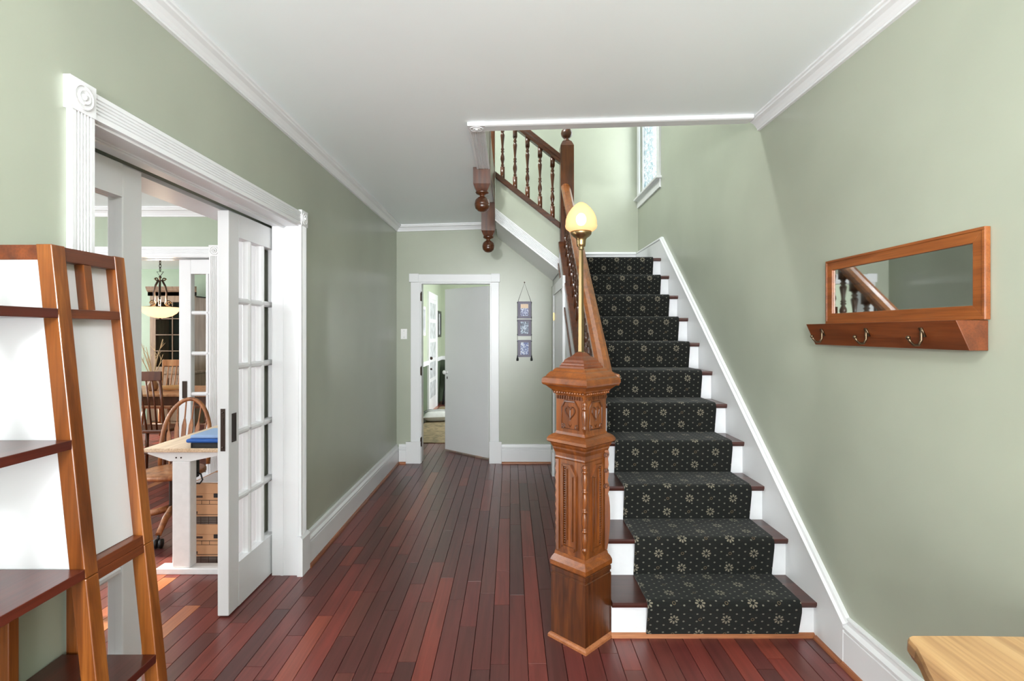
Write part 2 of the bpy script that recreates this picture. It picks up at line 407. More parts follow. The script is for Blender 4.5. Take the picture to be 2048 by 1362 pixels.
class MB:
    def __init__(s): s.v, s.f, s.uv = [], [], None
    def add(s, vs_, fs_):
        b = len(s.v); s.v += [Vector(p) for p in vs_]
        s.f += [tuple(b + i for i in f) for f in fs_]; return s
    def box(s, x0, x1, y0, y1, z0, z1):
        return s.add([(x0, y0, z0), (x1, y0, z0), (x1, y1, z0), (x0, y1, z0), (x0, y0, z1), (x1, y0, z1), (x1, y1, z1), (x0, y1, z1)],
                     [(0, 3, 2, 1), (4, 5, 6, 7), (0, 1, 5, 4), (1, 2, 6, 5), (2, 3, 7, 6), (3, 0, 4, 7)])
    def obox(s, c, u, v, n, su, sv, sn):
        c, u, v, n = Vector(c), Vector(u).normalized(), Vector(v).normalized(), Vector(n).normalized()
        P = []
        for k in (-1, 1):
            for a, b in ((-1, -1), (1, -1), (1, 1), (-1, 1)):
                P.append(c + u * a * su / 2 + v * b * sv / 2 + n * k * sn / 2)
        return s.add(P, [(0, 3, 2, 1), (4, 5, 6, 7), (0, 1, 5, 4), (1, 2, 6, 5), (2, 3, 7, 6), (3, 0, 4, 7)])
    def extrude(s, prof, O, u, v, w):
        O, u, v, w = Vector(O), Vector(u), Vector(v), Vector(w); n = len(prof)
        P = [O + u * a + v * b for a, b in prof]
        P += [p + w for p in P]
        F = [(i, (i + 1) % n, n + (i + 1) % n, n + i) for i in range(n)]
        return s.add(P, F + [tuple(range(n - 1, -1, -1)), tuple(range(n, 2 * n))])
    def poly(s, pts, w):
        n = len(pts); P = [Vector(p) for p in pts]; P += [p + Vector(w) for p in P]
        F = [(i, (i + 1) % n, n + (i + 1) % n, n + i) for i in range(n)]
        return s.add(P, F + [tuple(range(n - 1, -1, -1)), tuple(range(n, 2 * n))])
    def lathe(s, prof, c, seg=16, axis=(0, 0, 1), rot=0.0, mod=None):
        c, ax = Vector(c), Vector(axis).normalized()
        a = Vector((1, 0, 0)) if abs(ax.x) < 0.9 else Vector((0, 1, 0))
        if abs(ax.z) < 0.9: a = Vector((0, 0, 1))
        u = (a - ax * a.dot(ax)).normalized(); w = ax.cross(u)
        P, F = [], []
        for r, h in prof:
            for k in range(seg):
                t = rot + 2 * math.pi * k / seg
                rr = r * (mod(h, t) if mod else 1)
                P.append(c + ax * h + (u * math.cos(t) + w * math.sin(t)) * rr)
        m = len(prof)
        for i in range(m - 1):
            for k in range(seg):
                F.append((i * seg + k, i * seg + (k + 1) % seg, (i + 1) * seg + (k + 1) % seg, (i + 1) * seg + k))
        F.append(tuple(range(seg - 1, -1, -1))); F.append(tuple((m - 1) * seg + k for k in range(seg)))
        return s.add(P, F)
    def sq(s, levels, c, r45=True):          # stack of squares; radius is the half diagonal when r45 else half side
        rot = 0 if r45 else math.pi / 4
        k = 1 if r45 else math.sqrt(2)
        return s.lathe([(r * k, z) for z, r in levels], c, 4, rot=rot)
    def tube(s, pts, r, seg=8, closed=False, taper=None):
        pts = [Vector(p) for p in pts]; n = len(pts); P, F = [], []
        prev = None
        for i in range(n):
            if closed: d = pts[(i + 1) % n] - pts[i - 1]
            else: d = pts[min(i + 1, n - 1)] - pts[max(i - 1, 0)]
            d.normalize()
            if prev is None:
                a = Vector((0, 0, 1)) if abs(d.z) < 0.9 else Vector((1, 0, 0))
                u = (a - d * a.dot(d)).normalized()
            else:
                u = (prev - d * prev.dot(d)).normalized()
            prev = u; w = d.cross(u)
            rr = r if taper is None else r * (1 + (taper - 1) * i / (n - 1))
            for k in range(seg):
                t = 2 * math.pi * k / seg
                P.append(pts[i] + (u * math.cos(t) + w * math.sin(t)) * rr)
        for i in range(n if closed else n - 1):
            j = (i + 1) % n
            for k in range(seg):
                F.append((i * seg + k, i * seg + (k + 1) % seg, j * seg + (k + 1) % seg, j * seg + k))
        if not closed:
            F.append(tuple(range(seg - 1, -1, -1))); F.append(tuple((n - 1) * seg + k for k in range(seg)))
        return s.add(P, F)
    def sphere(s, c, r, seg=12, rings=8, sz=1.0):
        prof = [(max(1e-4, r * math.sin(math.pi * i / rings)), -r * sz * math.cos(math.pi * i / rings)) for i in range(rings + 1)]
        return s.lathe(prof, c, seg)
    def mesh(s, name, mat, inv=None, smooth=False):
        me = bpy.data.meshes.new(name)
        vs_ = [inv @ p for p in s.v] if inv else s.v
        me.from_pydata([tuple(p) for p in vs_], [], s.f)
        bm = bmesh.new(); bm.from_mesh(me)
        bmesh.ops.recalc_face_normals(bm, faces=bm.faces[:])
        bm.to_mesh(me); bm.free()
        me.materials.append(MATS[mat])
        if smooth:
            for q in me.polygons: q.use_smooth = len(q.vertices) == 4
        return me
    def build(s, name, mat, parent=None, smooth=False, bevel=0.0, local=False, auto=False):
        inv = WM[parent].inverted() if (parent is not None and not local) else None
        o = bpy.data.objects.new(name, s.mesh(name, mat, inv, smooth or auto))
        COL.objects.link(o)
        if parent is not None: o.parent = parent; WM[o] = WM[parent]
        else: WM[o] = Matrix.Identity(4)
        if bevel:
            md = o.modifiers.new('bevel', 'BEVEL'); md.width = bevel; md.segments = 2; md.limit_method = 'ANGLE'; md.angle_limit = R(40)
        return o

def tag(o, label, cat, group=None, kind=None):
    o['label'] = label; o['category'] = cat
    if group: o['group'] = group
    if kind: o['kind'] = kind
    return o
def thing(name, loc, label, cat, rotz=0.0, group=None, kind=None):
    o = bpy.data.objects.new(name, None); o.empty_display_size = 0.05
    o.location = loc; o.rotation_euler = (0, 0, rotz); COL.objects.link(o)
    WM[o] = Matrix.Translation(Vector(loc)) @ Matrix.Rotation(rotz, 4, 'Z')
    return tag(o, label, cat, group, kind)
def copy_tree(o, parent=None):
    c = o.copy(); COL.objects.link(c); c.parent = parent
    for ch in o.children: copy_tree(ch, c)
    return c
def inst(me, name, parent, loc, scale=(1, 1, 1), rot=(0, 0, 0)):
    o = bpy.data.objects.new(name, me); COL.objects.link(o)
    o.parent = parent; o.location = loc; o.scale = scale; o.rotation_euler = rot
    WM[o] = WM[parent]
    return o

# ------------------------------------------------------------------ dimensions
XL, XR = -1.295, 1.50
XO = -1.70                 # study side of the left wall
YB, YF = 5.943, -4.00
YL = 6.20                  # landing wall
YE = 11.30                 # far wall of the den
ZS, ZU = 2.55, 5.40        # study ceiling, upstairs ceiling
def zc(x): return 2.686 + 0.0286 * (x - XL)
RUN, RISE, Y1, Z1 = 0.2622, 0.203, 2.525, 0.1787
def yn(k): return Y1 + RUN * (k - 1)
def zt(k): return Z1 + RISE * (k - 1)
def znose(y): return Z1 + (RISE / RUN) * (y - Y1)
SL = RISE / RUN

# ------------------------------------------------------------------ floor and its planks
floor = MB().box(-8.1, XR + .15, YF, YE + .1, -0.20, -0.012).build('floor', 'subfloor')
tag(floor, 'reddish brown hardwood plank floor running from the hall into the rooms beyond', 'floor', kind='structure')
PW = 0.0836
pm = MB()
g, bv = 0.009, 0.012
# unit plank: chamfered top, z -1..0
pm.add([(-.5, -.5, -1), (.5, -.5, -1), (.5, .5, -1), (-.5, .5, -1), (-.5, -.5, -.12), (.5, -.5, -.12), (.5, .5, -.12), (-.5, .5, -.12),
        (-.5 + bv, -.4996, 0), (.5 - bv, -.4996, 0), (.5 - bv, .4996, 0), (-.5 + bv, .4996, 0)],
       [(0, 3, 2, 1), (8, 9, 10, 11), (0, 1, 5, 4), (1, 2, 6, 5), (2, 3, 7, 6), (3, 0, 4, 7), (4, 5, 9, 8), (5, 6, 10, 9), (6, 7, 11, 10), (7, 4, 8, 11)])
plank_me = pm.mesh('plank', 'plank_wood')
rng = random.Random(11)
cand, far = [], MB()
def in_view(x, y):
    px = 1022 + x * F_PX / y
    py = 664.5 + CAM_H * F_PX / y
    return py, px
c0 = int(math.floor((-8.1 + 1.262) / PW)); c1 = int(math.ceil((XR + 1.262) / PW))
for c in range(c0, c1):
    x0 = -1.262 + c * PW
    y = YF - rng.random() * 0.9
    while y < YE:
        ln = rng.choice((0.3, 0.42, 0.5, 0.62, 0.7, 0.85, 0.95, 1.15)) * (0.9 + 0.2 * rng.random())
        ya, yb_ = max(y, YF), min(y + ln, YE)
        y += ln
        if yb_ - ya < 0.05: continue
        xm, ym = x0 + PW / 2, (ya + yb_) / 2
        vis = False
        if yb_ > 2.15:
            yv = max(2.25, ym)
            px = 1022 + xm * F_PX / yv
            if XL - .05 < xm < 0.55 and yv < 5.98: vis = True
            if xm >= 0.55 and ya < 2.56: vis = True
            if -2.75 < xm <= XL - .05 and 2.2 < yv < 4.4 and px > 280: vis = True
            if -1.05 < xm < -0.3 and 5.9 <= yv < 7.1: vis = True
        cand.append((0 if vis else 1, ym, x0, ya, yb_))
cand.sort()
n_ind = 0
for v_, ym, x0, ya, yb_ in cand:
    w, ln = PW - 0.0022, yb_ - ya - 0.0018
    if v_ == 0 and n_ind < 298:
        inst(plank_me, 'plank', floor, (x0 + PW / 2, ym, 0), (w, ln, 0.0119)); n_ind += 1
    else:
        xa, xb, za = x0 + .0007, x0 + PW - .0007, -0.0119
        e_ = 0.001
        far.add([(xa, ya + .0007, za), (xb, ya + .0007, za), (xb, yb_ - .0007, za), (xa, yb_ - .0007, za),
                 (xa + e_, ya + .0012, 0), (xb - e_, ya + .0012, 0), (xb - e_, yb_ - .0012, 0), (xa + e_, yb_ - .0012, 0)],
                [(4, 5, 6, 7), (0, 1, 5, 4), (1, 2, 6, 5), (2, 3, 7, 6), (3, 0, 4, 7)])
fo = far.build('distant_planks', 'plank_wood_far', floor); fo['kind'] = 'stuff'

# ------------------------------------------------------------------ walls
def struct(mb, name, mat, label, cat, **k):
    return tag(mb.build(name, mat, **k), label, cat, kind='structure')

OY0, OY1, OZ = 1.595, 3.215, 2.145        # rough opening of the pocket doors
w = MB()
for xa, xb in ((-1.455, XL), (XO, -1.53)):
    w.box(xa, xb, YF, OY0, 0, 2.80); w.box(xa, xb, OY1, YB + .12, 0, 2.80); w.box(xa, xb, OY0, OY1, OZ, 2.80)
w.box(-1.53, -1.455, YF, 0.9, 0, 2.8); w.box(-1.53, -1.455, 4.3, YB + .12, 0, 2.8); w.box(-1.53, -1.455, 0.9, 4.3, 2.22, 2.8)
struct(w, 'wall_left', 'wall_green', 'sage green hall wall with the wide pocket door opening', 'wall')
w = MB().box(-1.529, -1.456, 0.9, 4.3, 2.205, 2.219)
struct(w, 'trim_1', 'slot_dark', 'dark slot above the pocket doors in the door head', 'trim')

WY0, WY1, WZ0, WZ1 = 5.34, 6.10, 3.07, 4.40   # landing window
w = MB()
w.box(XR, XR + .15, YF, YL + .15, 0, WZ0); w.box(XR, XR + .15, YF, YL + .15, WZ1, ZU)
w.box(XR, XR + .15, YF, WY0, WZ0, WZ1); w.box(XR, XR + .15, WY1, YL + .15, WZ0, WZ1)
struct(w, 'wall_right', 'wall_green', 'tall sage green wall beside the stairs carrying the mirror rack', 'wall')

DX0, DX1, DZ = -1.013, -0.238, 2.03           # back door opening
w = MB()
w.box(XL, DX0 - .02, YB, YB + .12, 0, 2.69); w.box(DX1 + .02, 0.475, YB, YB + .12, 0, 2.69); w.box(DX0 - .02, DX1 + .02, YB, YB + .12, DZ + .02, 2.69)
struct(w, 'wall_back', 'wall_green', 'sage green back wall around the open white door', 'wall')
w = MB().box(-1.7, XR, YL, YL + .12, 2.10, ZU)
struct(w, 'wall_landing', 'wall_green', 'pale green wall at the head of the stair landing', 'wall')
w = MB()
w.box(XL - .01, -1.0, YF - .15, YF, 0, 2.8); w.box(1.2, XR, YF - .15, YF, 0, 2.8); w.box(-1.0, 1.2, YF - .15, YF, 2.45, 2.8); w.box(-1.0, 1.2, YF - .15, YF, 0, 0.45)
struct(w, 'wall_front', 'wall_green', 'sage green front wall with an added wide window behind the viewer', 'wall')
w = MB()
for a in (-1.0, 0.1, 1.14): w.box(a, a + .06, YF - .1, YF - .04, .45, 2.45)
for a in (.45, 2.39): w.box(-1.0, 1.2, YF - .1, YF - .04, a, a + .06)
struct(w, 'window_1', 'trim_white', 'added white framed hall window in the unseen front wall', 'window')  # window added behind the viewer for the front daylight

# upstairs shell
w = MB().box(-1.85, -1.70, 1.0, YL, 3.0, ZU).box(-1.85, XR, .85, 1.0, 3.0, ZU)
struct(w, 'wall_upstairs', 'wall_green', 'green walls of the upstairs hall above the stair opening', 'wall')
w = MB().box(-1.85, XR + .15, .85, YL + .15, ZU, ZU + .1)
struct(w, 'ceiling_upstairs', 'ceiling_white', 'white ceiling high above the stair landing', 'ceiling')

# ceiling of the hall, left open over the stairs (sags a little to the left)
def cpiece(mb, x0, x1, y0, y1, top=3.0):
    a, b = zc(x0), zc(x1)
    mb.add([(x0, y0, a), (x1, y0, b), (x1, y1, b), (x0, y1, a), (x0, y0, top), (x1, y0, top), (x1, y1, top), (x0, y1, top)],
           [(0, 3, 2, 1), (4, 5, 6, 7), (0, 1, 5, 4), (1, 2, 6, 5), (2, 3, 7, 6), (3, 0, 4, 7)])
NX0, NX1 = -0.284, -0.154                      # drop newels
w = MB()
cpiece(w, XL, NX0 - .002, YF, YB); cpiece(w, NX0 - .002, XR, YF, 3.17)
cpiece(w, NX0 - .002, -0.165, 3.17, 3.925); cpiece(w, NX0 - .002, -0.165, 4.062, 4.995); cpiece(w, NX0 - .002, -0.165, 5.135, YB)
w.box(-1.70, XL, YF, YL, 2.80, 3.0); w.box(XL, -0.165, YB, YL, 2.80, 3.0)
struct(w, 'ceiling', 'ceiling_white', 'smooth white hall ceiling cut open above the staircase', 'ceiling')

# study, dining room and den shells
w = MB()
w.box(-5.45, -5.30, YF, 1.9, 0, ZS + .1); w.box(-5.45, -5.30, 3.5, 4.70, 0, ZS + .1)
w.box(-5.45, -5.30, 1.9, 3.5, 0, 1.0); w.box(-5.45, -5.30, 1.9, 3.5, 2.2, ZS + .1)
struct(w, 'wall_study_side', 'study_green', 'green outer wall of the study with its sunny window', 'wall')
w = MB(); 
for a in (1.9, 2.68, 3.45): w.box(-5.40, -5.35, a, a + .05, 1.0, 2.2)
for a in (1.0, 2.15): w.box(-5.40, -5.35, 1.9, 3.5, a, a + .05)
struct(w, 'window_2', 'trim_white', 'white framed study window letting the sun in', 'window')
w = MB()
w.box(-5.3, -4.3, YF - .15, YF, 0, ZS + .1); w.box(-2.7, XO, YF - .15, YF, 0, ZS + .1); w.box(-4.3, -2.7, YF - .15, YF, 0, .9); w.box(-4.3, -2.7, YF - .15, YF, 2.3, ZS + .1)
struct(w, 'wall_study_front', 'study_green', 'green front wall of the study around its window', 'wall')
EX0, EX1 = -4.55, -2.569
w = MB()
for ya, yb2 in ((4.52, 4.58), (4.645, 4.705)):
    w.box(-5.3, EX0, ya, yb2, 0, ZS + .1); w.box(EX1, XO, ya, yb2, 0, ZS + .1); w.box(EX0, EX1, ya, yb2, OZ, ZS + .1)
w.box(-5.3, XO, 4.58, 4.645, 2.22, ZS + .1)
struct(w, 'wall_study_back', 'study_green', 'green study wall with the cased opening to the dining room', 'wall')
w = MB().box(-5.45, XO, YF, 4.70, ZS, ZS + .1)
struct(w, 'ceiling_study', 'ceiling_white', 'white ceiling of the study seen through the pocket doors', 'ceiling')
w = MB()
w.box(-8.1, -7.95, 4.70, 6.0, 0, ZS); w.box(-8.1, -7.95, 7.6, 9.0, 0, ZS); w.box(-8.1, -7.95, 6.0, 7.6, 0, .9); w.box(-8.1, -7.95, 6.0, 7.6, 2.3, ZS)
w.box(-7.95, -4.98, 8.90, 9.0, 0, ZS); w.box(-4.40, -1.7, 8.90, 9.0, 0, ZS); w.box(-4.98, -4.40, 8.9, 9.0, 0, .95); w.box(-4.98, -4.40, 8.9, 9.0, 2.15, ZS)
w.box(-8.1, -5.3, 4.55, 4.70, 0, ZS)
struct(w, 'wall_dining', 'dining_green', 'pale mint dining room walls seen far through two openings', 'wall')
w = MB()
for a in (-4.98, -4.72, -4.45): w.box(a, a + .05, 8.92, 8.97, .95, 2.15)
for a in (.95, 1.52, 2.10): w.box(-4.98, -4.40, 8.92, 8.97, a, a + .05)
struct(w, 'window_3', 'trim_white', 'white framed dining room window beside the hutch', 'window')
w = MB().box(-8.1, -1.7, 4.70, 9.0, ZS, ZS + .1)
struct(w, 'ceiling_dining', 'ceiling_white', 'white dining room ceiling above the bowl chandelier', 'ceiling')
w = MB().box(-1.66, -1.51, YB + .12, YE, 0.93, 2.62)
w.box(.56, 1.5, YL + .12, YL + .22, 0, 2.62); w.box(-1.70, -1.51, YB + .12, YL + .2, 2.62, 3.0)
w.box(-1.66, 1.6, YE, YE + .1, .93, 2.62)
w.box(1.5, 1.6, YL + .22, YE, 0.0, .85); w.box(1.5, 1.6, YL + .22, YE, 2.2, 2.62); w.box(1.5, 1.6, YL + .22, 8.2, .85, 2.2); w.box(1.5, 1.6, 9.8, YE, .85, 2.2)
struct(w, 'wall_den', 'den_green', 'sage upper walls of the den behind the back door', 'wall')
w = MB().box(-1.66, -1.51, YB + .12, YE, 0, 0.93)
struct(w, 'wall_den_lower', 'den_dark_green', 'dark green lower side wall of the den under the chair rail', 'wall')
w = MB().box(-1.66, 1.6, YE, YE + .1, 0, .93)
struct(w, 'wall_den_end', 'den_dark_green', 'dark green lower end wall of the den behind the black stand', 'wall')
w = MB().box(-1.51, -1.485, YB + .2, 9.48, .89, .97).box(-1.51, -1.485, 10.62, YE, .89, .97).box(-1.485, 1.5, YE - .025, YE, .89, .97)
struct(w, 'trim_2', 'trim_white', 'white chair rail along the den walls', 'trim')
w = MB().box(-1.66, 1.6, YL + .12, YE + .1, 2.62, 2.70)
struct(w, 'ceiling_den', 'ceiling_white', 'white ceiling of the den behind the back door', 'ceiling')

# ------------------------------------------------------------------ crown mouldings, baseboards, casings
CR = [(0, 0), (.064, 0), (.064, .012), (.056, .016), (.054, .024), (.036, .032), (.024, .046), (.017, .058), (.014, .060), (.014, .070), (0, .072)]
dn = V(0, 0, -1)
struct(MB().extrude(CR, (XL, YF, zc(XL) + .001), (1, 0, 0), dn, (0, YB - YF, 0)), 'trim_3', 'trim_white', 'white crown moulding along the left hall wall', 'moulding')
struct(MB().extrude(CR, (XR, YF, zc(XR) + .001), (-1, 0, 0), dn, (0, 3.17 - YF, 0)), 'trim_4', 'trim_white', 'white crown moulding along the right wall ending at the stairs', 'moulding')
struct(MB().extrude(CR, (XL, YB, zc(XL) + .001), (0, -1, 0), dn, (NX1 - XL, 0, zc(NX1) - zc(XL))), 'trim_5', 'trim_white', 'white crown moulding above the back door wall', 'moulding')
struct(MB().extrude(CR, (-5.3, 4.52, ZS), (0, -1, 0), V(0, 0, -1.1), (5.3 + XO, 0, 0)), 'trim_6', 'trim_white', 'white crown moulding over the study opening', 'moulding')

def flute(W, T, n=5, d=0.0045, edge=0.012):
    pts = [(0, 0), (0, T)]
    gw = (W - 2 * edge) / n
    for i in range(n):
        a = edge + i * gw
        pts += [(a + gw * .12, T), (a + gw * .30, T - d), (a + gw * .70, T - d), (a + gw * .88, T)]
    return pts + [(W, T), (W, 0)]

def rosette(mb, c, n, u, S, T):
    """square corner block with turned bullseye rings; c = centre on the wall, n = outward normal"""
    c, n, u = Vector(c), Vector(n), Vector(u); v = n.cross(u)
    mb.obox(c + n * T / 2, u, v, n, S, S, T)
    k = S / 0.095
    mb.lathe([(.038 * k, T - .002), (.038 * k, T + .003), (.034 * k, T + .004), (.030 * k, T + .001), (.024 * k, T + .001), (.020 * k, T + .006), (.014 * k, T + .004), (.010 * k, T + .002), (.008 * k, T + .008), (.003 * k, T + .010)],
             c, 20, axis=n)

# hall side casing of the pocket doors
cs = thing('trim_7', (XL, 2.4, 0), 'white fluted casing with rosette blocks around the pocket door opening', 'door casing', kind='structure')
MB().extrude(flute(.082, .018), (XL, 1.529, .235), (0, 1, 0), (1, 0, 0), (0, 0, 2.133 - .235)).build('side_casing', 'trim_white', cs)
MB().extrude(flute(.082, .018), (XL, 3.199, .235), (0, 1, 0), (1, 0, 0), (0, 0, 2.133 - .235)).build('side_casing', 'trim_white', cs)
MB().extrude(flute(.080, .018), (XL, 1.611, 2.134), (0, 0, 1), (1, 0, 0), (0, 1.588, 0)).build('head_casing', 'trim_white', cs)
for yc in (1.5655, 3.2445):
    m = MB(); rosette(m, (XL, yc, 2.180), (1, 0, 0), (0, 1, 0), .095, .021); m.build('rosette_block', 'trim_white', cs)
for y0 in (1.515, 3.176):
    MB().extrude([(0, 0), (.034, 0), (.034, .225), (.020, .24), (0, .24)], (XL, y0, 0), (1, 0, 0), (0, 0, 1), (0, .12, 0)).build('plinth_block', 'trim_white', cs)
# jambs: hall side and study side leaves of the pocket
m = MB()
for ya, yb2 in ((1.597, 1.615), (3.195, 3.213)):
    m.box(-1.455, XL + .001, ya, yb2, 0, 2.125)
    s_ = 1 if ya < 2 else -1
    m.box(-1.40, -1.385, ya if s_ < 0 else yb2, (yb2 + .004) if s_ > 0 else (ya - .004), 0, 2.125)
m.build('door_jamb', 'trim_white', cs)
m = MB().box(-1.455, XL + .001, 1.597, 3.213, 2.125, 2.144).box(-1.40, -1.37, 1.615, 3.195, 2.119, 2.126).box(-1.385, -1.378, 1.615, 3.195, 2.113, 2.119)
m.build('head_jamb', 'trim_white', cs)
m = MB()
for ya, yb2 in ((1.597, 1.615), (3.195, 3.213)): m.box(-1.70, -1.53, ya, yb2, 0, 2.125)
m.box(-1.70, -1.53, 1.597, 3.213, 2.125, 2.144)
m.build('study_jamb', 'trim_white', cs)

# study to dining casing
cs = thing('trim_8', (-3.5, 4.52, 0), 'white fluted casing around the opening from study to dining room', 'door casing', kind='structure')
MB().extrude(flute(.082, .018), (-2.589, 4.52, .235), (1, 0, 0), (0, -1, 0), (0, 0, 1.898)).build('side_casing', 'trim_white', cs)
MB().extrude(flute(.082, .018), (-4.612, 4.52, .235), (1, 0, 0), (0, -1, 0), (0, 0, 1.898)).build('side_casing', 'trim_white', cs)
MB().extrude(flute(.080, .018), (-4.53, 4.52, 2.134), (0, 0, 1), (0, -1, 0), (1.94, 0, 0)).build('head_casing', 'trim_white', cs)
for xc in (-2.5445, -4.5745):
    m = MB(); rosette(m, (xc, 4.52, 2.180), (0, -1, 0), (1, 0, 0), .095, .021); m.build('rosette_block', 'trim_white', cs)
m = MB()
for ya, yb2 in ((4.51, 4.58), (4.645, 4.715)): m.box(-2.589, -2.571, ya, yb2, 0, 2.125); m.box(-4.53, -2.589, ya, yb2, 2.125, 2.144)
m.build('door_jamb', 'trim_white', cs)

# back door casing
cs = thing('trim_9', (-.63, YB, 0), 'plain white casing with corner blocks around the back door', 'door casing', kind='structure')
px = 0.00566
MB().box(-1.132, DX0 - .012, YB - .02, YB, .24, 2.045).build('side_casing', 'trim_white', cs, bevel=.003)
MB().box(DX1 + .012, -.136, YB - .02, YB, .24, 2.045).build('side_casing', 'trim_white', cs, bevel=.003)
MB().box(-1.05, -.21, YB - .020, YB, 2.046, 2.135).build('head_casing', 'trim_white', cs, bevel=.003)
for a, b in ((-1.150, -1.042), (-.222, -.124)):
    MB().box(a, b, YB - .026, YB, 2.046, 2.142).build('corner_block', 'trim_white', cs, bevel=.003)
for a, b in ((-1.185, -1.018), (-.245, -.106)):
    MB().box(a, b, YB - .036, YB, 0, .245).build('plinth_block', 'trim_white', cs, bevel=.003)
MB().box(DX0 - .02, DX0, YB - .005, YB + .125, 0, DZ).box(DX1, DX1 + .02, YB - .005, YB + .125, 0, DZ).box(DX0 - .02, DX1 + .02, YB - .005, YB + .125, DZ, DZ + .02).build('door_jamb', 'trim_white', cs)
for z in (1.88, 1.04, .24):
    m = MB().box(DX0 - .028, DX0 + .002, YB - .009, YB - .004, z - .045, z + .045)
    m.lathe([(.006, -.05), (.006, .05)], (DX0 + .001, YB - .012, z), 8); m.sphere((DX0 + .001, YB - .012, z + .053), .007, 6, 4)
    m.build('hinge', 'iron_dark', cs)

BBP = [(0, 0), (.026, 0), (.026, .150), (.022, .153), (.020, .158), (.028, .162), (.028, .172), (.016, .188), (.014, .204), (.018, .208), (.016, .215), (0, .217)]
def baseboard(name, O, u, wv, label, shoe='shoe_wood_y', h=1.0):
    o = thing(name, O, label, 'baseboard', kind='structure')
    MB().extrude([(a, b * h) for a, b in BBP], O, u, (0, 0, 1), wv).build('board', 'trim_white', o)
    if shoe: MB().extrude([(.0262, 0), (.042, 0), (.040, .010), (.034, .018), (.0262, .020)], O, u, (0, 0, 1), wv).build('shoe_moulding', shoe, o)
    return o
baseboard('baseboard_left', (XL, 3.297, 0), (1, 0, 0), (0, YB - 3.297, 0), 'tall white baseboard along the left wall towards the back')
baseboard('baseboard_left_front', (XL, YF, 0), (1, 0, 0), (0, 1.514 - YF, 0), 'tall white baseboard of the left wall behind the wooden shelf')
baseboard('baseboard_back', (-.105, YB, 0), (0, -1, 0), (.555, 0, 0), 'white baseboard on the back wall below the photo hanging', 'shoe_wood')
baseboard('baseboard_back_corner', (XL + .03, YB, 0), (0, -1, 0), (-1.186 - XL - .03, 0, 0), 'short white baseboard between left corner and back door', 'shoe_wood')
o = baseboard('baseboard_right', (XR, YF, 0), (-1, 0, 0), (0, 2.33 - YF, 0), 'white baseboard on the right wall below the live edge table')

# stair skirt on the right wall + landing baseboards
sk = thing('trim_10', (XR, 2.33, 0), 'white stair skirt board climbing the right wall', 'skirt board', kind='structure')
yA, yC = 2.33, 5.19
zA, zC_ = .196, .196 + SL * (5.19 - 2.33)
m = MB().poly([(XR, yA, 0), (XR, 2.62, 0), (XR, 5.42, zC_ - .24), (XR, YL, zC_ - .24), (XR, YL, zC_ - .01), (XR, yC, zC_ - .01), (XR, yA, zA - .01)], (-.028, 0, 0))
m.build('board', 'trim_white', sk)
capp = [(0, 0), (.028, 0), (.034, .006), (.034, .018), (.022, .026), (.018, .040), (0, .042)]
MB().extrude([(.0282, 0), (.043, 0), (.041, .010), (.035, .018), (.0282, .020)], (XR, 2.332, 0), (-1, 0, 0), (0, 0, 1), (0, .20, 0)).build('shoe_moulding', 'shoe_wood_y', sk)
m = MB()
nv = V(0, -SL, 1).normalized()
m.extrude(capp, (XR, yA, zA - .018), (-1, 0, 0), nv * .8, (0, yC - yA, zC_ - zA))
m.extrude(capp, (XR, yC, zC_ - .018), (-1, 0, 0), (0, 0, .8), (0, YL - yC, 0.0))
m.build('cap_moulding', 'trim_white', sk)
m = MB().box(.60, XR - .03, YL - .022, YL, 2.2, zC_ - .01).extrude(capp, (.60, YL, zC_ - .018), (0, -1, 0), (0, 0, .8), (XR - .03 - .60, 0, 0))
struct(m, 'baseboard_landing', 'trim_white', 'white baseboard on the landing wall above the top step', 'baseboard')

# casing of the stair opening, lying flat on the ceiling
co = thing('trim_11', (.6, 3.1, 2.7), 'white fluted casing with corner rosette around the stair opening overhead', 'moulding', kind='structure')
def zcv(x): return zc(x)
xa, xb = -.157, XR - .07
MB().extrude([(0, 0), (0, .020), (.012, .024), (.085, .024), (.094, .018), (.094, 0)], (xa, 3.09, zc(xa) + .001), (0, 1, 0), dn, (xb - xa, 0, zc(xb) - zc(xa))).build('front_casing', 'trim_white', co)
MB().extrude(flute(.097, .018, 6), (-.255, 3.19, zc(-.2)), (1, 0, 0), dn, (0, .735, 0)).build('side_casing', 'trim_white', co)
m = MB(); rosette(m, (-.206, 3.138, zc(-.2) + .001), (0, 0, -1), (1, 0, 0), .102, .024); m.build('rosette_block', 'trim_white', co)
MB().box(-.165, -.158, 3.19, 4.99, 2.71, 3.02).build('opening_fascia', 'oak_dark', co)

